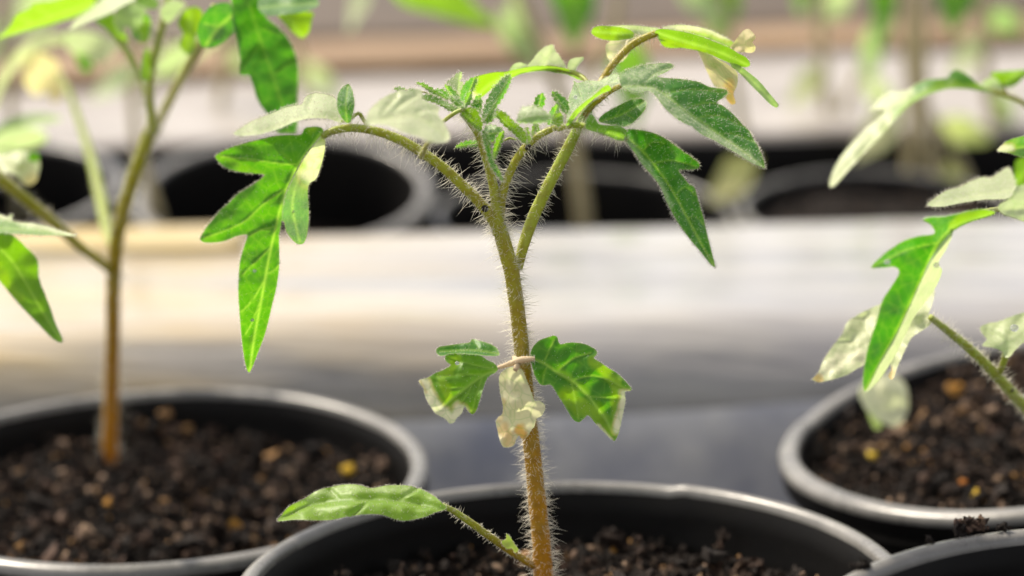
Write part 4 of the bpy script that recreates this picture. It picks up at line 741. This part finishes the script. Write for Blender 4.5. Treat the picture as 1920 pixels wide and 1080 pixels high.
tube("branch", [(1984, 440, RYY + 2, 8), (1940, 402, RYY - 2, 6), (1900, 392, RYY - 4, 5.5), (1860, 394, RYY - 5.5, 5), (1820, 405, RYY - 6.3, 5), (1780, 430, RYY - 6.7, 4.5)], SR, (.6, .9), hair=(250, 6, 12))
leaf("leaf", z7([(600, 485), (560, 478), (520, 482), (480, 492), (440, 500), (400, 502), (378, 510), (400, 525), (412, 552), (370, 560), (330, 570), (290, 592), (250, 622), (218, 655), (250, 658), (290, 655), (304, 672), (280, 715), (252, 760), (235, 820), (215, 880), (200, 940), (193, 1000), (198, 1034), (215, 1010), (240, 960), (270, 900), (300, 850), (330, 790), (365, 710), (395, 640), (430, 585), (470, 545), (520, 515), (570, 498)]), SR, RYY - 6.9,
     ctrl=[(1860, 393, .3), (1634, 498, -.4), (1740, 440, 0), (1620, 730, -.5), (1655, 570, -.2), (1730, 500, .1)], veins=[z7([(590, 490), (480, 525), (420, 585), (370, 690), (300, 840), (200, 1030)]), z7([(420, 580), (330, 600), (225, 652)])], s=3.6, vw=1.5, hoar_sheen=.05, edge=400, fl=4,
     patches=[("hoar_sheen", z7([(390, 508), (450, 520), (430, 560)]), 16, .6), ("lime", z7([(600, 485), (500, 500), (470, 530)]), 10, .8), ("hoar_sheen", z7([(240, 640), (340, 590)]), 10, .5)])
leaf("leaf", z7([(470, 545), (448, 600), (425, 640), (436, 668), (415, 720), (385, 762), (350, 810), (325, 860), (290, 930), (262, 975), (235, 1010), (200, 1034), (235, 960), (300, 845), (365, 705), (400, 635), (430, 585)]), SR, RYY - 6.85, ctrl=[(1787, 433, 0), (1623, 730, -.45), (1765, 500, .6), (1700, 650, .4), (1722, 530, 0)], pale=.66, hoar_sheen=.8, s=3.6, veins=[z7([(465, 550), (365, 720), (205, 1028)])], lime=.4)
leaf("leaf", z7([(395, 800), (405, 770), (412, 728), (385, 722), (350, 735), (300, 755), (240, 772), (180, 800), (145, 825), (130, 860), (95, 905), (70, 945), (55, 980), (38, 1000), (60, 1008), (100, 1000), (140, 988), (180, 965), (225, 945), (262, 925), (280, 965), (270, 990), (285, 1000), (300, 960), (325, 905), (345, 870), (390, 840), (405, 822)]), SR, RYY - 3.6,
     ctrl=[(1741, 590, 0), (1524, 712, -.5), (1600, 600, .6), (1670, 690, -.3), (1750, 545, .4), (1640, 650, .1)], veins=[z7([(400, 805), (300, 830), (200, 890), (60, 995)]), z7([(300, 830), (230, 800), (170, 815)]), z7([(320, 830), (300, 900), (280, 990)]), z7([(200, 885), (130, 880)])], pale=.68, hoar_sheen=.6, lime=.6, s=3.4, fuzz=500, edge=400, fl=5, vw=1.5, ruffle=.1, label="scorched cream leaf hanging at the left of this seedling",
     patches=[("pale", z7([(60, 980), (120, 940), (200, 930)]), 20, 1.), ("dry", z7([(50, 995), (60, 1000)]), 10, 1.), ("dry", z7([(275, 970), (285, 995)]), 8, .8)])
tube("branch", [(1990, 830, RYY + 1.6, 12), (1960, 800, RYY - .6, 11.5), (1915, 755, RYY - 2.4, 11), (1870, 705, RYY - 3.2, 10.5), (1820, 655, RYY - 3.5, 9), (1780, 622, RYY - 3.6, 7.5), (1744, 594, RYY - 3.7, 6)], SR, (.8, .92), hair=(1500, 9, 24))
tube("petiole", [(1872, 702, RYY - 3.2, 6), (1880, 685, RYY - 3.4, 6), (1886, 665, RYY - 3.5, 6.5), (1890, 650, RYY - 3.6, 4)], SR, (.8, .95), hair=(140, 6, 14))
leaf("leaf", [(1838, 614), (1850, 607), (1870, 603), (1890, 596), (1910, 588), (1935, 584), (1960, 600), (1960, 640), (1925, 640), (1905, 655), (1893, 668), (1884, 668), (1878, 658), (1862, 652), (1842, 648), (1850, 636), (1842, 626)], SR, RYY - 3.8, ctrl=[(1888, 660, 0), (1839, 614, .3), (1930, 585, .6), (1950, 635, -.2), (1890, 620, .1)], pale=.45, hoar_sheen=.75, lime=.5, s=3.2, fuzz=350, edge=200, fl=5, veins=[[(1888, 662), (1892, 630), (1915, 595)], [(1890, 640), (1850, 618)]])
# withered cotyledon and yellow scraps lying on the soil
def on_soil(px, py, P, d):
    Fm = frame_from_normal(P[4], P[5]); n_ = Fm[:, 2]; c_ = np.array([P[0], P[1], -P[2]]) - n_ * d; dr = rays((px, py)); t_ = (c_ @ n_) / (dr @ n_); return dr * t_
def scrap(px, py, P, d, w_, h_, col, label, name="leaf_scrap"):
    q = on_soil(px, py, P, d); k = q[1] * CM / F
    o = mesh_scrap(name, q * CM + np.array([0, 0, CAMZ + h_ * .4 * k]), w_ * k, h_ * k, col); tag(o, label, "leaf scrap"); return o
def mesh_scrap(name, c, w_, h_, col):
    tv, tf = TPL[rng.integers(0, 6)]; v = tv * np.array([w_ * .5, w_ * .4, h_ * .5]); a = rng.uniform(-.6, .6)
    v = v @ np.array([[math.cos(a), 0, -math.sin(a)], [0, 1, 0], [math.sin(a), 0, math.cos(a)]])
    key = "scrap_%d_%d" % (int(col[0] * 100), int(col[2] * 100)); m_ = bpy.data.materials.get(key) or simple(key, col, .6, .3, .3)
    return mesh_obj(name, v + c, tf, m_)
scrap(652, 888, PL, .7, 30, 20, (0.62, 0.40, 0.02), "yellow scrap on the soil near the right wall of the left pot")
scrap(1634, 862, PR, .3, 20, 15, (0.62, 0.45, 0.05), "small yellow scrap on the soil at the left of the right edge pot")
scrap(1828, 936, PR, .3, 14, 22, (0.60, 0.40, 0.03), "yellow upright scrap close to the front rim of the right edge pot")
scrap(1804, 908, PR, .3, 15, 10, (0.45, 0.16, 0.02), "small orange scrap beside the yellow scrap in the right edge pot")
scrap(1070, 960, PC, 1.0, 26, 20, (0.30, 0.10, 0.02), "orange-brown crumb in shade just right of the main stem")
WY = 33.2
Wc = thing("withered_leaf", "shrivelled greyish leaf lying on the soil below the scorched cream leaf", "leaf", AT(1650, 800, WY))
leaf("blade", [(1610, 735), (1625, 712), (1655, 700), (1690, 712), (1702, 740), (1700, 775), (1680, 800), (1650, 790), (1622, 765)], Wc, WY, pale=.92, hoar_sheen=.7, s=4, ruffle=.2, ctrl=[(1610, 735, -.5), (1700, 750, .5), (1655, 705, .7), (1655, 795, -.5)])
leaf("stalk", [(1625, 765), (1640, 768), (1650, 785), (1652, 802), (1640, 804), (1632, 788)], Wc, WY - .4, lime=.9, pale=.4, s=4)
# crumbs on the rim of the corner pot
def crumb(px, py, n_, spread, size, label, tone=None):
    Fm = frame_from_normal(PB[4], PB[5]); nn = Fm[:, 2]; c_ = np.array([PB[0], PB[1], -PB[2]]); d_ = rays((px, py)); q = d_ * ((c_ @ nn) / (d_ @ nn))
    P_ = q + rng.normal(size=(n_, 3)) * spread * np.array([1, .5, .5]); P_[:, 2] = q[2] + np.abs(P_[:, 2] - q[2]) * 1.0 + .01
    V_, F_, T_ = chunks(P_, rng.uniform(.5, 1.2, n_) * size, rng.uniform(.3, .95, n_) if tone is None else rng.uniform(*tone, n_), 2)
    o = mesh_obj("soil_crumb", V_ * CM + np.array([0, 0, CAMZ]), F_, SOIL, attrs={"tone": T_}, smooth=False); return tag(o, label, "soil crumb")
crumb(1824, 990, 70, .085, .045, "rusty clump of soil crumbs on the rim at bottom right", (.6, .96))
crumb(1800, 996, 16, .035, .045, "dark crumb left of the rusty clump on the corner pot rim", (.1, .4))
crumb(1742, 1014, 10, .02, .035, "small dark crumb alone on the middle of the corner pot rim", (.1, .5))
crumb(1880, 992, 14, .05, .030, "flat dark crumbs right of the rusty clump on the corner pot rim", (.1, .5))
crumb(1612, 1066, 18, .045, .045, "black crumb where the corner pot rim leaves the picture below", (.0, .3))

# water drops
WATER, wn, wp, _o = mat("water"); wp.inputs["Transmission Weight"].default_value = .75; wp.inputs["Roughness"].default_value = .02; wp.inputs["IOR"].default_value = 1.33
def drop(px, py, y, r, label):
    import bmesh
    bm = bmesh.new(); bmesh.ops.create_icosphere(bm, subdivisions=3, radius=1); V = np.array([v.co[:] for v in bm.verts]); Fc = np.array([[v.index for v in f.verts] for f in bm.faces]); bm.free()
    k = pxm(y); o = mesh_obj("water_drop", V * np.array([r, r * .7, r * .9]) * k + AT(px, py, y), Fc, WATER); tag(o, label, "water drop")
drop(477, 508, Y - 1.2, 4, "tiny water drop on the long lower lobe of the big left leaf, upper one")
drop(473, 600, Y - 1.0, 4, "tiny water drop on the long lower lobe of the big left leaf, lower one")
drop(548, 396, Y - .35, 4.5, "water drop on the pale narrow lobe beside the big left leaf")
drop(1079, 182, Y - .15, 4, "water drop at the foot of the dark textured leaf near the tip")
drop(857, 681, MY - .15, 4, "bright water drop on the scorched left leaf of the low pair")
drop(1664, 492, RYY - 7.4, 6, "round water drop on the side lobe of the hanging right leaf")
drop(1756, 497, RYY - 6.6, 6, "water drop on the pale half of the hanging right leaf")
drop(1902, 615, RYY - 4.0, 8, "large water drop on the small pale leaf at the right edge")

# ------------------------------------------------------------------ blurred seedlings in the far rows
def far_plant(label, root, stems, leaves, grp="blurred seedlings in the far rows"):
    t = thing("tomato_seedling", label, "seedling", AT(root[0], root[1], root[2]), grp)
    for st in stems: tube("stem", st, t, (.2, .5), sides=8, step=25, material=bpy.data.materials.get("far_stem") or simple("far_stem", (0.46, 0.40, 0.24), .5, .3, .3))
    for out, y_, kw in leaves:
        c_ = np.array(out, float); ve = [[tuple(c_[0]), tuple(c_[len(c_) // 2])]]
        leaf("leaf", out, t, y_, s=14, veins=ve, teeth=0, vw=4, ctrl=[(c_[0][0], c_[0][1], -.5), (c_[len(c_) // 2][0], c_[len(c_) // 2][1], -.3), (*c_.mean(0), .4), (c_[1][0], c_[1][1], 0)], **kw)
def lf(x0, y0, x1, y1, wd):   # a simple pointed leaf from root to tip
    d = np.array([x1 - x0, y1 - y0]); n_ = np.array([-d[1], d[0]]) / np.hypot(*d); P_ = []
    for t_, s_ in ((0, 0), (.15, .5), (.35, 1), (.55, .8), (.8, .5)): P_.append((x0 + d[0] * t_ + n_[0] * wd * s_, y0 + d[1] * t_ + n_[1] * wd * s_))
    P_.append((x1, y1))
    for t_, s_ in ((.8, .45), (.6, .9), (.35, .85), (.15, .45)): P_.append((x0 + d[0] * t_ - n_[0] * wd * s_, y0 + d[1] * t_ - n_[1] * wd * s_))
    return P_
far_plant("blurred seedling behind the left seedling, its stem faint and pinkish", (300, 470, 60), [[(310, 470, 60, 11), (295, 400, 60, 11), (265, 300, 60, 10), (250, 200, 60, 9), (255, 60, 60, 8), (270, -60, 60, 7)]],
    [(lf(250, 150, 420, 60, 24), 60, dict(pale=.5, hoar_sheen=.5)), (lf(255, 120, 170, 190, 24), 59, dict(pale=.4, hoar_sheen=.6)), (lf(700, -90, 655, 60, 22), 62, dict(pale=.6, hoar_sheen=.6))])
far_plant("blurred seedling right behind the sharp one, olive stem and a green tip leaf", (1090, 440, 66), [[(1100, 450, 66, 15), (1092, 380, 66, 15), (1080, 300, 66, 14), (1060, 200, 66, 13), (1020, 100, 66, 11), (980, 0, 66, 10), (960, -60, 66, 9)], [(1075, 260, 66, 9), (1110, 150, 66, 8), (1150, 60, 66, 8), (1170, -60, 66, 8)]],
    [(lf(1072, -90, 1078, 92, 44), 64, dict(lime=.1)), (lf(690, -70, 930, 48, 40), 55, dict(lime=.7)), (lf(1180, 60, 1190, 240, 40), 70, dict(hoar_sheen=.3, lime=.3)), (lf(960, -30, 1010, 140, 26), 67, dict(pale=.5, hoar_sheen=.4)), (lf(1000, 120, 930, 20, 24), 67, dict(pale=.4, hoar_sheen=.6))])
far_plant("blurred pale seedling with light green leaf above the withered yellow tip", (1400, 440, 72), [[(1420, 460, 72, 10), (1400, 300, 72, 10), (1370, 100, 72, 9), (1350, -60, 72, 8)]],
    [(lf(1370, -60, 1340, 80, 36), 72, dict(lime=.4, hoar_sheen=.3)), (lf(1360, 40, 1260, -60, 34), 72, dict(pale=.4, hoar_sheen=.7)), (lf(1510, -60, 1500, 30, 24), 72, dict(lime=.3, hoar_sheen=.4)), (lf(1420, 290, 1330, 380, 34), 64, dict(pale=.35, dry=.35, hoar_sheen=.3))])
far_plant("blurred seedling at upper right with two dark green hanging leaves and pale stems", (1720, 440, 70), [[(1700, 460, 70, 12), (1705, 340, 70, 12), (1712, 200, 70, 12), (1705, 80, 70, 12), (1700, -60, 70, 12)], [(1765, 420, 68, 10), (1750, 300, 69, 10), (1730, 150, 69, 10), (1735, -40, 69, 10)], [(1840, 400, 68, 6), (1800, 300, 69, 6), (1735, 200, 69, 6)]],
    [(lf(1665, -90, 1648, 105, 26), 67, dict(lime=0)), (lf(1795, -100, 1787, 62, 44), 67, dict(lime=0)), (lf(1620, 160, 1650, 20, 22), 69, dict(pale=.4, hoar_sheen=.6)), (lf(1690, 200, 1600, 300, 30), 70, dict(pale=.5, hoar_sheen=.4, dry=.2)), (lf(1750, 230, 1860, 260, 30), 70, dict(pale=.4, hoar_sheen=.5, dry=.2)), (lf(1780, 300, 1800, 390, 26), 67, dict(pale=.5, dry=.3))])
far_plant("blurred pale seedling between the withered yellow tip and the upper right one", (1560, 440, 78), [[(1565, 460, 78, 11), (1560, 300, 78, 11), (1545, 150, 78, 10), (1530, -60, 78, 9)], [(1555, 260, 78, 7), (1590, 180, 78, 7), (1620, 120, 78, 6)]],
    [(lf(1620, 130, 1690, 240, 24), 78, dict(pale=.6, hoar_sheen=.5)), (lf(1545, 120, 1480, 200, 26), 78, dict(pale=.6, hoar_sheen=.5, dry=.1)), (lf(1540, 40, 1600, -50, 30), 78, dict(pale=.5, hoar_sheen=.5))])
far_plant("blurred seedling at the far right edge behind the arching leaf", (1880, 440, 74), [[(1890, 460, 74, 11), (1880, 300, 74, 11), (1850, 150, 74, 10), (1840, -60, 74, 9)]],
    [(lf(1855, 150, 1900, 250, 26), 74, dict(pale=.5, hoar_sheen=.4)), (lf(1845, 60, 1780, 150, 24), 74, dict(pale=.6, hoar_sheen=.4)), (lf(1850, 20, 1920, 60, 26), 74, dict(pale=.3, hoar_sheen=.5))])
far_plant("blurred whitish seedling left of the sharp tip, two faint stems", (620, 440, 82), [[(600, 440, 82, 9), (590, 280, 82, 9), (560, 120, 82, 9), (540, -60, 82, 9)], [(420, 440, 80, 9), (410, 250, 80, 9), (430, 60, 80, 9), (425, -60, 80, 9)]],
    [(lf(560, 110, 640, 190, 22), 82, dict(pale=.6, hoar_sheen=.6)), (lf(415, 200, 350, 260, 24), 80, dict(pale=.6, hoar_sheen=.6)), (lf(425, 90, 500, 140, 22), 80, dict(pale=.5, hoar_sheen=.6))])
far_plant("blurred pale seedling tops at the upper left corner", (40, 460, 66), [[(40, 470, 66, 9), (30, 300, 66, 9), (10, 100, 66, 9), (0, -40, 66, 9)]], [(lf(20, 60, 130, -40, 40), 66, dict(pale=.5, hoar_sheen=.6)), (lf(10, 40, -60, 130, 36), 66, dict(pale=.5, hoar_sheen=.6))])
